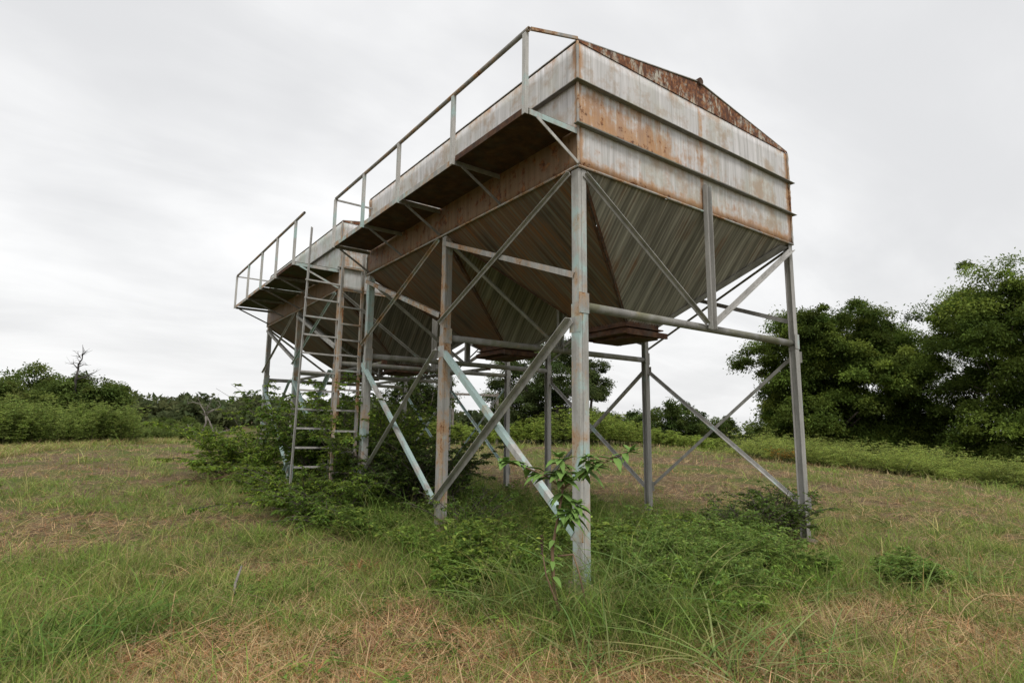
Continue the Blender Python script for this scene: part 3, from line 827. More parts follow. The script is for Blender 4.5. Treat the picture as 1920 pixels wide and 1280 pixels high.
for i, (px, sd_, h, rx, lb) in enumerate(((35, 27, 3.2, 2.1, 'dense dark bush at the left edge behind the tall weeds'), (112, 28.5, 3.55, 1.9, 'tallest rounded dark bush in the left thicket, below the bare dead tree'),
        (182, 29, 3.1, 1.55, 'rightmost dark bush of the left thicket, with ragged shoots'), (-70, 27, 3.0, 2.1, 'dark bush mostly outside the left edge'), (335, 62, 1.9, 2.4, 'low distant bush behind the curly dead tree'))):
    big(px, sd_, h, rx, 31+i, .1, .08, 18, 8, 150, .16, .075, (.085, .135, .03), (.14, .20, .05), low=.0, lobe=.32, clump=.42, name='bush', label=lb, group='bushes in the left thicket', cat='bush')


# --- dead trees: bare branching skeletons
def dead_tree(px, sd_, label, paths_, m):
    x, y = at(px, sd_); root = empty('dead_tree', (x, y, float(terr(x, y)))); tag(root, label, 'dead tree')
    tr = MB(); tr.tube([Vector(RD[0]*a*Vector((1, 0, 0)))+Vector((0, RD[1]*a, b)) for a, b, c in paths_[0][0]], paths_[0][1], 7); trunk = tr.build('trunk', M[m], root)
    rn = random.Random(px)
    for pp, rad in paths_[1:]:
        br = MB(); pts = [Vector((RD[0]*a+FD[0]*c, RD[1]*a+FD[1]*c, b)) for a, b, c in pp]; br.tube(pts, rad, 6)
        for k in range(7):     # twigs
            i = rn.randrange(1, len(pts)); p = pts[i].lerp(pts[i-1], rn.random()); d = Vector((rn.uniform(-1, 1), rn.uniform(-1, 1), rn.uniform(-.2, 1))).normalized()*rn.uniform(.15, .45)
            br.tube([p, p+d*.5+Vector((0, 0, rn.uniform(-.05, .05))), p+d], [rad[i]*.5+.003, rad[i]*.3+.003, .003], 4)
        br.build('branch', M[m], root)


dead_tree(143, 28.0, 'bare dead tree with crooked dark branches sticking up out of the left thicket', [
    ([(0, 0, 0), (.05, 1.6, 0), (-.02, 3.0, 0), (.05, 3.5, 0)], [.09, .07, .055, .045]),
    ([(.05, 3.5, 0), (-.05, 3.75, .1), (.10, 4.0, .1), (.15, 4.35, .05), (.12, 4.7, 0)], [.045, .04, .03, .02, .008]),
    ([(.10, 4.05, 0), (-.05, 4.25, 0), (-.15, 4.4, .1)], [.022, .015, .005]), ([(.13, 4.15, 0), (.3, 4.35, 0), (.42, 4.4, 0)], [.02, .014, .005]),
    ([(0, 3.55, 0), (-.2, 3.75, 0), (-.45, 3.78, 0)], [.03, .018, .006]), ([(.0, 3.0, 0), (.35, 3.15, .1), (.75, 3.35, .1), (1.0, 3.45, 0)], [.04, .03, .02, .007]),
    ([(.3, 3.12, 0), (.7, 3.0, .1), (1.05, 2.9, .1)], [.022, .015, .005]), ([(.03, 3.6, 0), (.3, 3.75, 0), (.5, 3.72, 0)], [.025, .015, .005])], 'deaddark')
dead_tree(392, 30, 'curly grey dead tree at the field edge, one branch hooked over to the right', [
    ([(0, 0, 0), (-.15, .5, 0), (.05, 1.0, 0), (.0, 1.35, 0)], [.06, .05, .045, .04]),
    ([(0, 1.3, 0), (-.10, 1.6, 0), (-.35, 1.95, 0), (-.7, 2.05, 0), (-.95, 2.0, 0), (-1.05, 1.88, 0)], [.035, .03, .025, .018, .012, .005]),
    ([(.0, 1.35, 0), (.25, 1.62, 0), (.55, 1.70, 0), (.72, 1.90, 0), (.6, 2.12, 0), (.4, 2.15, 0)], [.035, .03, .025, .018, .012, .006]),
    ([(-.3, 1.9, 0), (-.45, 2.2, 0), (-.5, 2.4, 0)], [.018, .01, .004]), ([(0, 1.5, 0), (.1, 1.85, 0), (.2, 2.2, 0)], [.02, .012, .004]),
    ([(.5, 0, 0), (.45, .6, 0), (.2, 1.1, 0), (.05, 1.35, 0)], [.05, .04, .03, .02]), ([(-.5, 0, .3), (-.75, .5, .3), (-1.05, .9, .3)], [.04, .03, .01]),
    ([(.3, .3, 0), (.9, .55, 0), (1.5, .75, 0)], [.04, .03, .01]), ([(1.0, 0, 0), (1.3, .5, 0), (1.8, .9, 0)], [.03, .02, .01])], 'dead')


# --- far woodland: one mass of crowns
def far_wood():
    r = np.random.default_rng(77); pts = []; rad = []
    for i in range(520):
        px = r.uniform(-700, 2600); s_ = r.uniform(130, 260); x, y = at(px, s_); z = float(terr(x, y)); h = r.uniform(4, 7.4); w = r.uniform(3, 5.5)
        if px > 900: h *= .9
        for k in range(9):
            d = norm(r.normal(0, 1, 3)); pts.append((x+d[0]*w*.7, y+d[1]*w*.7, z+h*.55+d[2]*h*.38)); rad.append(w*.5)
    pts = np.array(pts); rad = np.array(rad); k = 40; ci = np.repeat(np.arange(len(pts)), k); n = len(ci)
    d = norm(r.normal(0, 1, (n, 3))); B = pts[ci]+d*(rad[ci]*r.random(n)**.4)[:, None]*np.array([1, 1, .8])
    V, F = leafquads(B, norm(d+r.normal(0, .5, (n, 3))), 1.25*(.6+r.random(n)), .95*(.6+r.random(n)), r)
    c = vcol((.085, .115, .048), len(pts), r, .2, .08)[ci]
    tag(npmesh('far_woodland', V, F, M['leaf'], None, np.repeat(c, 4, 0)), 'distant dark green woodland along the horizon', 'woodland', kind='stuff')


far_wood()


# --- weed banks: masses of upright feathery weeds
def weedbank(name, label, spots, h, n_per, nsub, nleaf, sub, ll, lw, base, alt, seed, lean=.16, bend=.08, droop=.05, sv=.2, leafdroop=.1, cat='weeds', pa=.3):
    r = np.random.default_rng(seed); parts = []; sts = []
    for (x, y, k) in spots:
        z = float(terr(x, y)); stems, leaf = shootplant(np.array([[x, y, z]])+np.c_[r.normal(0, .28, (3, 2)), np.zeros(3)], n_per, h*k, lean, bend, droop, nsub, sub*h*k, nleaf, ll, lw, r, leafdroop=leafdroop)
        v = 1+.22*r.standard_normal(); parts.append(tofol(leaf, r, tuple(np.clip(np.array(base)*v, 0, 1)), alt, pa, sv)); sts.append(tostem(stems[:1], .008, 3))
    o = 0; SV = []; SF = []
    for V, F in sts: SV.append(V); SF.append(F+o); o += len(V)
    SV = np.concatenate(SV); sc = np.tile((.12, .14, .06), (len(SV), 1)); parts.append((SV, np.concatenate(SF), sc))
    V, F, c = merge(parts); tag(npmesh(name, V, F, M['leaf'], None, c), label, cat, kind='stuff')


r = np.random.default_rng(3)
sp = []
for i in range(170):
    px = r.uniform(-160, 262); s_ = 21.8+max(0, px)/262*5.5+r.random()**1.3*4; x, y = at(px, s_); sp.append((x, y, r.uniform(.65, 1.08)))
weedbank('weed_thicket', 'tall feathery green weeds along the left edge of the mown field', sp, 2.2, 9, 16, 10, .20, .085, .030, (.20, .30, .07), (.28, .37, .11), 41)
sp = []
for i in range(60):
    px = r.uniform(250, 420); s_ = r.uniform(31, 38); x, y = at(px, s_); sp.append((x, y, r.uniform(.5, 1.0)))
weedbank('weed_thicket', 'lower weeds around the foot of the curly dead tree', sp, 1.15, 8, 10, 8, .25, .10, .04, (.13, .20, .05), (.17, .24, .07), 42)
sp = []
for i in range(210):
    px = r.uniform(690, 1345); s_ = r.uniform(30, 37); x, y = at(px, s_)
    k = .8+.35*math.sin(px*.018+1)+.2*r.random(); k *= 1-.55*max(0, (px-1230)/115); sp.append((x, y, max(.3, k)))
weedbank('weed_thicket', 'bright green waist-high weeds across the field behind the bins', sp, 1.75, 8, 12, 9, .24, .12, .045, (.21, .31, .06), (.28, .38, .09), 43)
sp = []
for i in range(150):
    u_ = r.random(); px = 1395+u_*620; s_ = 22.5-4.5*u_+r.uniform(-.8, 2.4); x, y = at(px, s_); sp.append((x, y, r.uniform(.35, 1.0)))
weedbank('fern_like_weeds', 'soft ferny green weeds in a low bank in front of the right-hand trees', sp, 1.9, 14, 14, 8, .42, .07, .020, (.24, .33, .075), (.32, .41, .11), 44, lean=.65, bend=.25, droop=.30)
sp = []
for i in range(26):
    px = r.uniform(1350, 1720); s_ = r.uniform(25, 28); x, y = at(px, s_); sp.append((x, y, r.uniform(.6, 1.1)))
weedbank('dry_brush', 'grey brown dry brush at the foot of the wide dome-shaped tree', sp, 1.2, 10, 6, 2, .3, .07, .02, (.14, .11, .08), (.20, .16, .12), 45, lean=.3)
x, y = at(1462, 20.6)
shrub('flowering_weed', 'orange-yellow flowering weed on the ferny bank left of the right-hand leg', 'weed', x, y, .6, .85, 16, 12, 9, .07, .03, (.42, .26, .04), (.16, .19, .05), 46, lean=.4, smat='gstem', pa=.45)

# --- shrubs growing round the legs
SH, SHL = (.12, .20, .035), (.22, .35, .05)
shrub('shrub', 'leafy green shrub round the outermost left leg of the farther bin', 'shrub', -.35, 11.9, 1.0, 2.5, 46, 16, 11, .13, .048, SH, SHL, 51, lean=.55, bend=.35, droop=.30, sublen=.45, group='shrubs round the bin legs')
shrub('shrub', 'low arching shrub at the left foot of the farther bin, brown twigs beneath', 'shrub', -.65, 11.0, .7, 1.35, 40, 14, 11, .13, .048, SH, SHL, 52, lean=.75, bend=.30, droop=.35, sublen=.42, group='shrubs round the bin legs')
shrub('shrub', 'tall light green shrub climbing behind the wide ladder', 'shrub', .15, 7.4, .80, 3.1, 54, 18, 12, .13, .046, (.085, .15, .032), (.17, .28, .05), 53, lean=.30, bend=.22, droop=.22, sublen=.45, group='shrubs round the bin legs')
shrub('shrub', 'dark green shrub filling the space behind the narrow ladder', 'shrub', .35, 6.1, .75, 2.7, 58, 18, 13, .085, .042, SH, SHL, 54, lean=.38, bend=.22, droop=.22, sublen=.42, group='shrubs round the bin legs', pa=.2)
shrub('shrub', 'dense dark shrub spilling forward at the foot of the narrow ladder', 'shrub', -.35, 5.65, .75, 1.6, 64, 16, 12, .075, .040, SH, SHL, 55, lean=.75, bend=.3, droop=.28, sublen=.36, group='shrubs round the bin legs', pa=.2)
shrub('shrub', 'bright green low shrub in front of the narrow ladder', 'shrub', -.70, 4.45, .5, .95, 44, 12, 12, .085, .032, (.10, .18, .035), (.18, .30, .05), 56, lean=.7, bend=.3, droop=.35, sublen=.34, group='shrubs round the bin legs')
shrub('shrub', 'dark shrub between the ladder leg and the middle leg, behind the crossed braces', 'shrub', 1.0, 4.9, .95, 1.9, 66, 15, 12, .075, .038, (.065, .115, .028), (.11, .18, .04), 57, lean=.45, bend=.25, droop=.22, sublen=.40, group='shrubs round the bin legs', pa=.25)
shrub('shrub', 'thin dark sapling with small leaves rising right of the narrow ladder', 'shrub', .95, 6.4, .35, 2.6, 16, 14, 9, .06, .03, SH, SHL, 58, lean=.18, bend=.1, droop=.1, sublen=.28, group='shrubs round the bin legs')
shrub('shrub', 'dark leafy shrub deep under the farther bin', 'shrub', 1.6, 8.3, 1.2, 2.0, 50, 14, 10, .10, .045, (.05, .09, .022), (.08, .13, .03), 59, lean=.45, sublen=.42, group='shrubs round the bin legs')
shrub('vine', 'small-leaved green vine at the foot of the middle leg, right of the crossed braces', 'vine', .30, 2.40, .35, .95, 30, 12, 9, .045, .035, (.11, .20, .04), (.16, .27, .05), 60, lean=.35, sublen=.25)
shrub('vine', 'dark leafy vine bunched against the right-hand corner leg', 'vine', 3.95, .38, .30, 1.0, 46, 12, 10, .045, .030, (.09, .16, .03), (.14, .23, .05), 61, lean=.35, sublen=.28)
shrub('shrub', 'dark bushy plant left of the right-hand corner leg', 'shrub', 3.25, .45, .5, .85, 44, 12, 10, .05, .026, (.08, .14, .03), (.13, .21, .05), 62, lean=.5, sublen=.28)

# --- ragweed and other soft herbs
RW, RWL = (.17, .29, .065), (.25, .38, .10)
rag = [(1.5, .55, .50), (2.1, .35, .48), (2.65, .15, .46), (1.95, -.55, .44), (.65, -.05, .48), (1.1, .2, .52), (2.45, -.45, .36), (1.05, -.35, .42), (1.40, -.55, .45), (1.75, -.62, .40), (.75, -.70, .38), (1.15, -.95, .36), (1.9, -.25, .42), (1.45, .05, .45), (2.10, -.95, .28), (2.55, -1.55, .26), (3.1, -1.45, .24), (2.7, -1.75, .22), (.45, -.45, .40), (2.4, .05, .42), (.9, .25, .40)]
wh = ('nearest the corner leg', 'in the middle of the patch', 'at the patch front')
wl = ('tallest of those behind the middle of the patch', 'at the back, halfway along to the right-hand leg', 'next to the dark bush by the right-hand leg', 'right of the centre, in full light', 'just behind and right of the near corner leg', 'at the back, straight behind the brightest one', 'low at the right end of the patch', 'touching the right side of the near corner leg', 'brightest, in the middle of the patch', 'right of the middle of the patch', 'lowest beside the foot of the near corner leg', 'at the front edge of the patch', 'behind the middle, towards the right-hand leg',
      'at the back of the patch, below the rear middle leg', 'at the front right corner of the patch', 'isolated, in front of the right-hand leg', 'outermost right, beyond the right-hand leg', 'low, in the right foreground', 'half hidden behind the arching pale grass', 'close under the dark bush at the right-hand leg', 'behind the near corner leg, in shade')
for i, (x, y, h) in enumerate(rag):
    shrub('ragweed_plant', 'soft feathery green weed '+wl[i], 'weed', x, y, .25, h*1.35, 16, 11, 10, .055, .016, RW, RWL, 70+i, lean=.42, bend=.2, droop=.12, sublen=.16, group='feathery weeds right of the near corner leg', stemr=.004, smat='gstem', leafdroop=.15)


lf_ = ((-.42, .40, .62, 'just behind the foot of the near corner leg, to its left'), (-.62, 1.05, .58, 'halfway between the near corner leg and the middle leg'), (-.15, 1.55, .62, 'right of the middle leg foot'), (-.95, .55, .42, 'left front of the fallen teal brace'),
       (.35, 1.0, .66, 'under the nearer bin, behind the crossing lower braces'), (.9, .7, .60, 'under the nearer bin, right of the near corner leg'), (1.7, .5, .58, 'under the nearer bin, left of the rear middle leg'),
       (2.6, .6, .55, 'under the nearer bin, below the end strut'), (1.2, 1.7, .62, 'deep under the nearer bin, left of the rear middle leg'), (-.55, 2.1, .50, 'at the foot of the middle leg on its left'), (-.65, 3.1, .55, 'between the middle leg and the narrow ladder'))
for i, (x, y, h, w_l) in enumerate(lf_):
    shrub('leafy_weed', 'bushy leafy green weed '+w_l, 'weed', x, y, .35, h, 16, 11, 9, .060+.02*(i % 3), .024+.008*(i % 2), ((.13, .23, .04), (.10, .18, .035), (.17, .27, .055))[i % 3], (.24, .36, .07), 400+i, lean=.48, bend=.22, droop=.15, sublen=.22, group='leafy weeds under the nearer bin', stemr=.004, smat='gstem', leafdroop=.15)


# --- broad-leaved weed in front of the near corner leg
def bigleaf(mb, base, d, up, ln, wd, droop, r):
    d = d.normalized(); sd_ = d.cross(up).normalized(); n = 7; b = len(mb.v)
    for i in range(n):
        t = i/(n-1); w = wd*.5*math.sin(math.pi*min(1, t**.75*.97+.02))*(1 if t > .05 else .3); c = base+d*ln*t-Vector((0, 0, 1))*droop*ln*t*t+up*math.sin(t*9+r.random()*2)*.002
        for k in (-1, -.5, 0, .5, 1): mb.v.append(tuple(c+sd_*w*k+up*abs(k)*w*.30))
    for i in range(n-1):
        for k in range(4): q = b+i*5+k; mb.f.append((q, q+1, q+6, q+5)); mb.sm.append(True)


def pokeweed():
    x, y = -.80, -.62; root = empty('pokeweed', (x, y, float(terr(x, y)))); tag(root, 'broad-leaved weed on a red-brown stem in front of the near corner leg', 'weed')
    rn = random.Random(8); R_, F_ = Vector((RD[0], RD[1], 0)), Vector((FD[0], FD[1], 0)); U = Vector((0, 0, 1))
    P = lambda a, c, z: R_*a+F_*c+U*z
    stems = [([P(.03, 0, 0), P(-.04, .0, .25), P(-.05, .02, .55), P(.0, .03, .80), P(.03, .03, .98)], [.015, .013, .012, .010, .008]),
             ([P(.03, .03, .98), P(-.10, .0, 1.08), P(-.28, -.03, 1.15), P(-.42, -.02, 1.18)], [.007, .006, .005, .003]),
             ([P(.03, .03, .98), P(.02, .0, 1.10), P(.0, -.03, 1.22)], [.007, .005, .003]),
             ([P(.03, .03, .98), P(.20, .0, 1.12), P(.38, -.02, 1.20), P(.55, .0, 1.27)], [.008, .006, .005, .003]),
             ([P(.20, .0, 1.12), P(.22, -.06, 1.22)], [.005, .003]), ([P(.0, .02, .70), P(.10, -.02, .82), P(.14, -.02, .88)], [.006, .005, .003]),
             ([P(.03, 0, 0), P(-.02, -.03, .18), P(-.10, -.05, .38), P(-.13, -.05, .56)], [.010, .008, .006, .003]),
             ([P(-.01, .01, .50), P(.10, -.02, .52), P(.14, -.03, .40), P(.22, -.04, .05)], [.007, .006, .006, .005])]
    m = MB()
    for p, q in stems: m.tube(p, q, 8)
    st_ = m.build('stem', M['stem'], root)
    lm, qq, bb = mat('broad_leaf'); v = ocoord(qq); n = qq.noise(v, 11, 4, .6); qq.put(bb.inputs['Base Color'], qq.mix(n, (.10, .19, .040), (.19, .30, .075))); bb.inputs['Roughness'].default_value = .7; bb.inputs['Specular IOR Level'].default_value = .2
    lf = MB()
    for k, (p, q) in enumerate(stems[1:6]):
        for j in range(44 if k != 3 else 20):
            t = rn.uniform(.2, 1) if j > 9 else rn.uniform(.96, 1); f_ = t*(len(p)-1); i = min(int(f_), len(p)-2); b = p[i].lerp(p[i+1], f_-i)
            a = j*2.4+rn.uniform(-.3, .3); young = t > .95
            d = Vector((math.cos(a), math.sin(a), rn.uniform(.1, 1.1) if young else rn.uniform(-.45, .5))); s_ = rn.uniform(.05, .11) if young else rn.uniform(.06, .17)
            bigleaf(lf, b, d, U, s_, s_*.48, .2 if young else rn.uniform(.15, .6), rn)
    for j in range(26):
        i_ = rn.randrange(0, 4); b = stems[0][0][i_].lerp(stems[0][0][i_+1], rn.random()); a = j*2.4; s_ = rn.uniform(.05, .12); bigleaf(lf, b, Vector((math.cos(a), math.sin(a), rn.uniform(-.3, .5))), U, s_, s_*.42, .4, rn)
    for j in range(8):
        b = stems[0][0][3].lerp(stems[0][0][4], rn.random()); a = j*2.4; bigleaf(lf, b, Vector((math.cos(a), math.sin(a), -.2)), U, rn.uniform(.11, .17), .06, .5, rn)
    fo = lf.build('leaves', lm, root); fo.modifiers.new('thickness', 'SOLIDIFY').thickness = .0006
    sm = MB()
    for i in range(26):
        t = i/26; c = P(-.13, -.05, .52+.14*t); sm.tube([c+Vector((rn.uniform(-.012, .012), rn.uniform(-.012, .012), 0)), c+Vector((rn.uniform(-.012, .012), rn.uniform(-.012, .012), .008))], .005, 5)
    sm.build('seed_head', M['rust'], root)


pokeweed()


# --- coarse grass clumps with long arching blades
def grass_clump(x, y, n, ln, wd, lean, base, alt, seed, label, group='coarse grass clumps round the near corner leg', droop=1.2, pa=.25, spread=.10, mat_='grass', name='grass_clump'):
    r = np.random.default_rng(seed); bx = x+r.normal(0, spread, n); by = y+r.normal(0, spread, n)
    V, F, k = blades(bx, by, ln*(.45+.55*r.random(n)), np.abs(r.normal(lean, .22, n)), wd*(.6+.5*r.random(n)), r, K=9, droop=droop)
    z0 = float(terr(x, y)); V = V-np.array([x, y, z0]); c = np.repeat(vcol(base, n, r, .15, .08, alt, pa), k, 0)
    o = npmesh(name, V, F, M[mat_], None, c, smooth=True); o.location = (x, y, z0); tag(o, label, 'grass clump', group)
    return o


CG, CGL = (.15, .24, .07), (.28, .31, .12)
for i, (x, y, n, ln, wd, lean, lab) in enumerate((
    (-.22, -.62, 60, 1.05, .011, .50, 'tall arching pale grass just right of the near corner leg'),
    (.15, -.95, 50, .95, .012, .65, 'arching coarse grass right of the near corner leg, leaning over the feathery weeds'),
    (-.75, -.20, 60, .80, .011, .65, 'coarse grass left of the near corner leg behind the broad-leaved weed'),
    (-1.15, -.15, 50, .60, .010, .7, 'coarse grass in front of the fallen brace, left of the near corner leg'),
    (-.55, -1.85, 46, .80, .014, .65, 'bright coarse grass at the bottom edge, right of centre'),
    (-.10, -2.0, 44, .60, .014, .8, 'bright blades low at the bottom edge below the feathery weeds'),
    (-1.15, -1.25, 34, .50, .012, .6, 'short coarse grass at the bottom edge, left of the broad-leaved weed'),
    (2.2, -1.75, 26, .48, .014, .45, 'few broad upright blades in the right foreground'),
    (3.1, -1.9, 26, .48, .014, .45, 'broad upright blades near the right-hand edge of the foreground'),
    (1.35, -1.45, 26, .45, .014, .45, 'broad upright blades in front of the feathery weeds'))):
    grass_clump(x, y, n, ln, wd, lean, CG, CGL, 90+i, lab)
for i, (x, y, n, ln) in enumerate(((-3.72, 1.05, 90, .42), (-3.40, .85, 90, .46), (-3.95, .75, 80, .40), (-3.25, 1.15, 60, .36), (-3.62, .55, 70, .40), (-3.0, .75, 50, .3))):
    grass_clump(x, y, n, ln, .013, .38, (.10, .185, .042), (.15, .25, .06), 110+i, ('leftmost lush', 'tallest lush', 'lowest left lush', 'rear lush', 'front lush', 'rightmost lush')[i]+' green grass tuft in the bottom left foreground', 'lush grass tufts bottom left', 1.0, .3, .13)
grass_clump(-1.32, 1.78, 150, .24, .004, .9, (.42, .20, .07), (.34, .20, .09), 120, 'orange-brown dried tuft on the ground left of the middle leg', 'dried tufts', .9, .4, .07, 'dry', 'dry_tuft')
grass_clump(-1.55, .15, 110, .22, .005, .7, (.30, .19, .10), (.36, .25, .13), 121, 'brown cut stubble tuft in the lower centre foreground', 'dried tufts', .3, .4, .12, 'dry', 'dry_tuft')
grass_clump(-2.1, -.35, 120, .22, .005, .55, (.27, .17, .09), (.36, .25, .13), 122, 'dark brown cut stubble left of centre at the bottom', 'dried tufts', .3, .4, .09, 'dry', 'dry_tuft')


# --- thin saplings' sticks, fallen twigs, stick on the ground
def twigs(name, label, x, y, n, ln, spread, seed, m, up=.3, rad=.006):
    rn = random.Random(seed); root = MB(); z = float(terr(x, y))
    for i in range(n):
        a = rn.uniform(0, 6.28); b = Vector((rn.gauss(0, spread), rn.gauss(0, spread), .02+rn.random()*.2*up)); d = Vector((math.cos(a), math.sin(a), rn.uniform(0, up)))*ln*rn.uniform(.4, 1)
        root.tube([b, b+d*.5+Vector((0, 0, rn.uniform(-.02, .06))), b+d], [rad, rad*.7, rad*.3], 5)
    o = root.build(name, M[m]); o.location = (x, y, z); tag(o, label, 'branches'); return o


twigs('branch_pile', 'heap of brown dead twigs under the low arching shrub on the left', -1.25, 10.5, 70, .9, .30, 4, 'stem', .5)
tw = MB().tube([(0, 0, .0), (.03, .10, .07), (.10, .24, .17)], [.011, .013, .008], 8).build('stick', M['dead']); x_, y_ = -2.55, 1.55; tw.location = (x_, y_, float(terr(x_, y_))+.02)
tag(tw, 'pale broken stick lying in the green grass at lower left', 'stick')

# --- old timber frame far behind
x_, y_ = at(892, 33); fr = empty('timber_frame', (x_, y_, float(terr(x_, y_)))); tag(fr, 'old timber frame of two posts and a crossbar, seen far behind under the bins', 'frame')
for a in (-1.25, 1.25): MB().box(RD[0]*a-.06, RD[0]*a+.06, RD[1]*a-.06, RD[1]*a+.06, -.1, 2.85).build('post', M['dead'], fr)
MB().beam((-RD[0]*1.6, -RD[1]*1.6, 2.78), (RD[0]*1.4, RD[1]*1.4, 2.70), .13, .12, (0, 0, 1)).build('crossbar', M['dead'], fr)


# --- grass cover
def field():
    r = np.random.default_rng(9)
    def sample(n, s0, s1, pw, marg=1.12):
        u_ = r.random(n); s_ = (s0**(1-pw)+(s1**(1-pw)-s0**(1-pw))*u_)**(1/(1-pw)); t = (r.random(n)*2-1)*(.905*s_*marg+.8)
        return C2[0]+FD[0]*s_+RD[0]*t, C2[1]+FD[1]*s_+RD[1]*t, s_
    def green(x, y):
        a = .55*fbm(x*.55, y*.55, 1)+.45*fbm(x*1.7, y*1.7, 6); s_, t = st(x, y)
        gsh = .12*np.exp(-((s_-11.0)/1.8)**2)*(t < -2)-.16*np.exp(-((s_-14.2)/1.1)**2)*(t < -2)-.12*np.exp(-((s_-8.7)/.7)**2)*(t < -2.5)
        gsh = gsh-.22*np.exp(-((x-6.5)/2.6)**2-((y-8.5)/4.5)**2)-.05*(t > 3)-.10*np.exp(-((s_-3.9)/.8)**2)*(np.abs(t+.3) < 2.2)+.12*np.exp(-((s_-27)/4)**2)*(t > -2)
        return a+gsh
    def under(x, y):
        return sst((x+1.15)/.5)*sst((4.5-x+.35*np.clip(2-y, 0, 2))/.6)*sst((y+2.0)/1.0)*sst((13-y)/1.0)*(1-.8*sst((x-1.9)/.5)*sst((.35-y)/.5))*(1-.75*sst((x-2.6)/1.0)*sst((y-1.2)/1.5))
    def tufts(n_t, per, s0, s1, pw, spread):
        x, y, s_ = sample(n_t, s0, s1, pw); sz = r.gamma(2.2, .45, n_t).clip(.3, 2.6)
        i = np.repeat(np.arange(n_t), per); sp_ = spread*np.maximum(1, s_/8)[i]*(.6+.6*sz[i])
        return x[i]+r.normal(0, 1, len(i))*sp_, y[i]+r.normal(0, 1, len(i))*sp_, s_[i], sz[i], i
    # dead straw lying on the ground
    x, y, s_ = sample(250000, 2.3, 40, 2.05); gv = green(x, y); keep = r.random(len(x)) < np.clip(1.05-(gv-.40)*7, .15, 1); x, y, s_, gv = x[keep], y[keep], s_[keep], gv[keep]
    n = len(x); dist = np.maximum(1, s_/7); pz = fbm(x*2.6, y*2.6, 9)
    V, F, k = blades(x, y, (.07+.20*r.random(n)**1.6)*dist**.35, r.uniform(.95, 1.55, n), (.0022+.0026*r.random(n)**2)*dist**.95, r, 3, .15, terr(x, y)+(.02+.09*np.clip(pz-.4, 0, 1))*r.random(n))
    col = vcol((.56, .42, .21), n, r, .30, .06, (.36, .19, .07), .28)
    tag(npmesh('dead_straw', V, F, M['dry'], None, np.repeat(col, k, 0)), 'tan cut straw strewn over the mown field', 'straw', kind='stuff')
    # short grass, growing in tufts of uneven height
    parts = []
    for n_t, per, spr, hk in ((13000, 22, .045, 1.0), (2600, 40, .075, 1.75)):
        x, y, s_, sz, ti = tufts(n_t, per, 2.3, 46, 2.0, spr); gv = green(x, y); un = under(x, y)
        foot = np.minimum(np.hypot(x+.20, y+.22), np.hypot(x-3.7, y+.28)) < .36
        keep = (r.random(len(x)) < np.clip((gv-.425)*9.5+.45+un, .10, 1)) & ~(foot & (r.random(len(x)) < .85))
        x, y, s_, gv, un, sz, ti = [q[keep] for q in (x, y, s_, gv, un, sz, ti)]
        n = len(x); dist = np.maximum(1, s_/7)
        ln = (.045+.075*r.random(n))*hk*(.5+.75*sz)*(.75+2.2*np.clip(gv-.33, 0, .4))*(1+1.0*un)*dist**.35
        V, F, k = blades(x, y, ln, np.abs(r.normal(.50, .38, n)), (.0028+.0032*r.random(n))*dist**.95*(1+.25*(hk > 1)), r, 3, .8)
        tv = (1+.16*r.standard_normal(n_t))[ti].clip(.6, 1.5); tr_ = (r.random(n_t) < .16)[ti]
        col = vcol((.170, .275, .055), n, r, .20, .10, (.36, .35, .13), .24)*tv[:, None]; col[tr_] = col[tr_]*.45+np.array([.36, .29, .14])*.55
        d_ = np.clip((.46-gv)*4, 0, .70)[:, None]*(1-.7*un[:, None]); col = col*(1-d_)+np.array([.34, .32, .10])*d_*tv[:, None]
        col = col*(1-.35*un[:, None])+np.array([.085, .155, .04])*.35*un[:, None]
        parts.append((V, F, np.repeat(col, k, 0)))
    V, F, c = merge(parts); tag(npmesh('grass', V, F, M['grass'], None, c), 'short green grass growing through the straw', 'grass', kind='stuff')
    # upright dry stubble and seeding stalks, mostly on the right
    x, y, s_, sz, ti = tufts(9000, 14, 3.0, 46, 1.9, .05); gv = green(x, y); st_, t = st(x, y); keep = (r.random(len(x)) < np.clip(.10+.50*(t > 1.5)*(fbm(x*.8, y*.8, 4)+.25)+.25*(s_ > 12), 0, 1)) & (under(x, y) < .5); x, y, s_, sz = x[keep], y[keep], s_[keep], sz[keep]
    n = len(x); dist = np.maximum(1, s_/7)
    V, F, k = blades(x, y, (.06+.14*r.random(n))*(.6+.5*sz)*dist**.3, np.abs(r.normal(.25, .35, n)), (.0022+.0018*r.random(n))*dist**.95, r, 3, .4)
    col = vcol((.42, .34, .18), n, r, .22, .08, (.28, .26, .11), .4)
    tag(npmesh('dry_stubble', V, F, M['dry'], None, np.repeat(col, k, 0)), 'upright tan stubble standing in the mown field', 'stubble', kind='stuff')
    # taller undergrowth below the bins
    n = 30000; x = r.uniform(-1.4, 5.0, n); y = r.uniform(-2.0, 13.0, n); un = under(x, y)*np.clip(.4+1.3*fbm(x*1.1, y*1.1, 2), 0, 1.4); keep = (r.random(n) < un-.12) & (np.hypot(x+.22, y+.24) > .42) & (np.hypot(x-3.75, y+.25) > .40); x, y = x[keep], y[keep]; n = len(x)
    ln = (.16+.34*r.random(n))*(.6+.7*fbm(x*1.5, y*1.5, 7))
    V, F, k = blades(x, y, ln, np.abs(r.normal(.35, .25, n)), .005+.005*r.random(n), r, 4, .9)
    col = vcol((.14, .26, .042), n, r, .25, .1, (.38, .38, .14), .20)
    tag(npmesh('tall_grass', V, F, M['grass'], None, np.repeat(col, k, 0)), 'taller dark green grass under and around the bins', 'grass', kind='stuff')
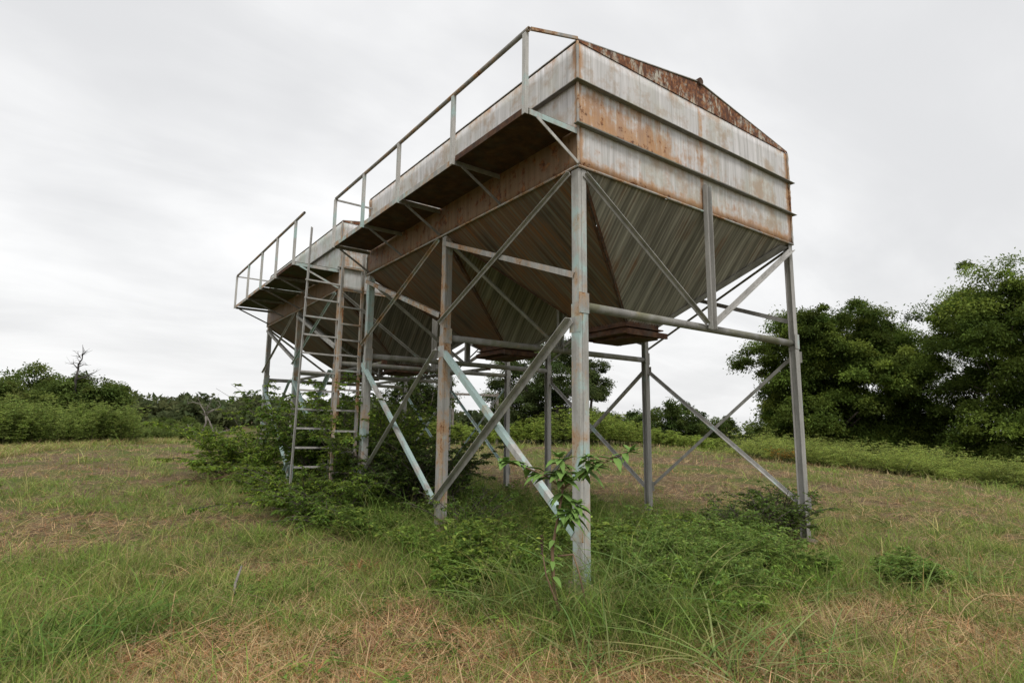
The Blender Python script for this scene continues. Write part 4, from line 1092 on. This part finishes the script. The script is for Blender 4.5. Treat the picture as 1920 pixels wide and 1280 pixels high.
    # small soft herbs mixed in below the bins
    m = 420; x = r.uniform(-1.2, 4.8, m); y = r.uniform(-1.4, 12.0, m); k2 = (under(x, y) > .45) & (r.random(m) < .3+fbm(x, y, 11)); parts = []
    for a, b in zip(x[k2], y[k2]):
        stems, leaf = shootplant(np.array([[a, b, float(terr(a, b))]]), 7, r.uniform(.25, .55), .42, .15, .1, 6, .12, 6, .055, .024, r)
        v = .75+.5*r.random(); parts.append(tofol(leaf, r, (.12*v, .21*v, .04*v), (.19*v, .30*v, .06*v), .3)); V, F = tostem(stems[:1], .003, 3); parts.append((V, F, np.tile((.10, .13, .05), (len(V), 1))))
    V, F, c = merge(parts); tag(npmesh('herb_cover', V, F, M['leaf'], None, c), 'small leafy herbs mixed into the grass under the bins', 'herbs', kind='stuff')
    # low broad-leaved herbs dotted through the near field
    m = 900; x, y, s_ = sample(m, 2.6, 14, 1.9); k2 = under(x, y) < .5; parts = []
    for a, b in zip(x[k2], y[k2]):
        stems, leaf = shootplant(np.array([[a, b, float(terr(a, b))]]), int(r.integers(3, 7)), r.uniform(.06, .20), .7, .2, .1, 0, 0, int(r.integers(4, 8)), r.uniform(.03, .075), r.uniform(.012, .03), r)
        v = .6+.7*r.random(); parts.append(tofol(leaf, r, (.12*v, .22*v, .045*v), (.22*v, .30*v, .07*v), .3))
    V, F, c = merge(parts); tag(npmesh('herb_cover', V, F, M['leaf'], None, c), 'tiny broad-leaved herbs dotted through the mown grass', 'herbs', kind='stuff')
    # a few long coarse blades and dead stems lying about
    n = 5200; x, y, s_ = sample(n, 2.4, 11, 1.9)
    V, F, k = blades(x, y, .18+.30*r.random(n)**2, r.uniform(.3, 1.5, n), .004+.005*r.random(n), r, 6, 1.3)
    col = vcol((.17, .27, .06), n, r, .25, .1, (.46, .36, .19), .45)
    tag(npmesh('coarse_grass', V, F, M['grass'], None, np.repeat(col, k, 0)), 'scattered coarse blades and pale dead stems across the near field', 'grass', kind='stuff')
    # rough long grass in front of the left thicket
    n = 26000; px = r.uniform(-200, 430, n); s_ = 17.5+np.clip(px, 0, 400)/400*14+r.random(n)*7; t = s_*(px-960)/FPX; x = C2[0]+FD[0]*s_+RD[0]*t; y = C2[1]+FD[1]*s_+RD[1]*t
    V, F, k = blades(x, y, .18+.42*r.random(n)*fbm(x*.6, y*.6, 5)*1.5, np.abs(r.normal(.5, .3, n)), .010+.010*r.random(n), r, 4, 1.0)
    col = vcol((.25, .31, .08), n, r, .2, .1, (.46, .38, .19), .4)
    tag(npmesh('rough_grass', V, F, M['grass'], None, np.repeat(col, k, 0)), 'rough long yellow-green grass in front of the left thicket', 'grass', kind='stuff')


field()
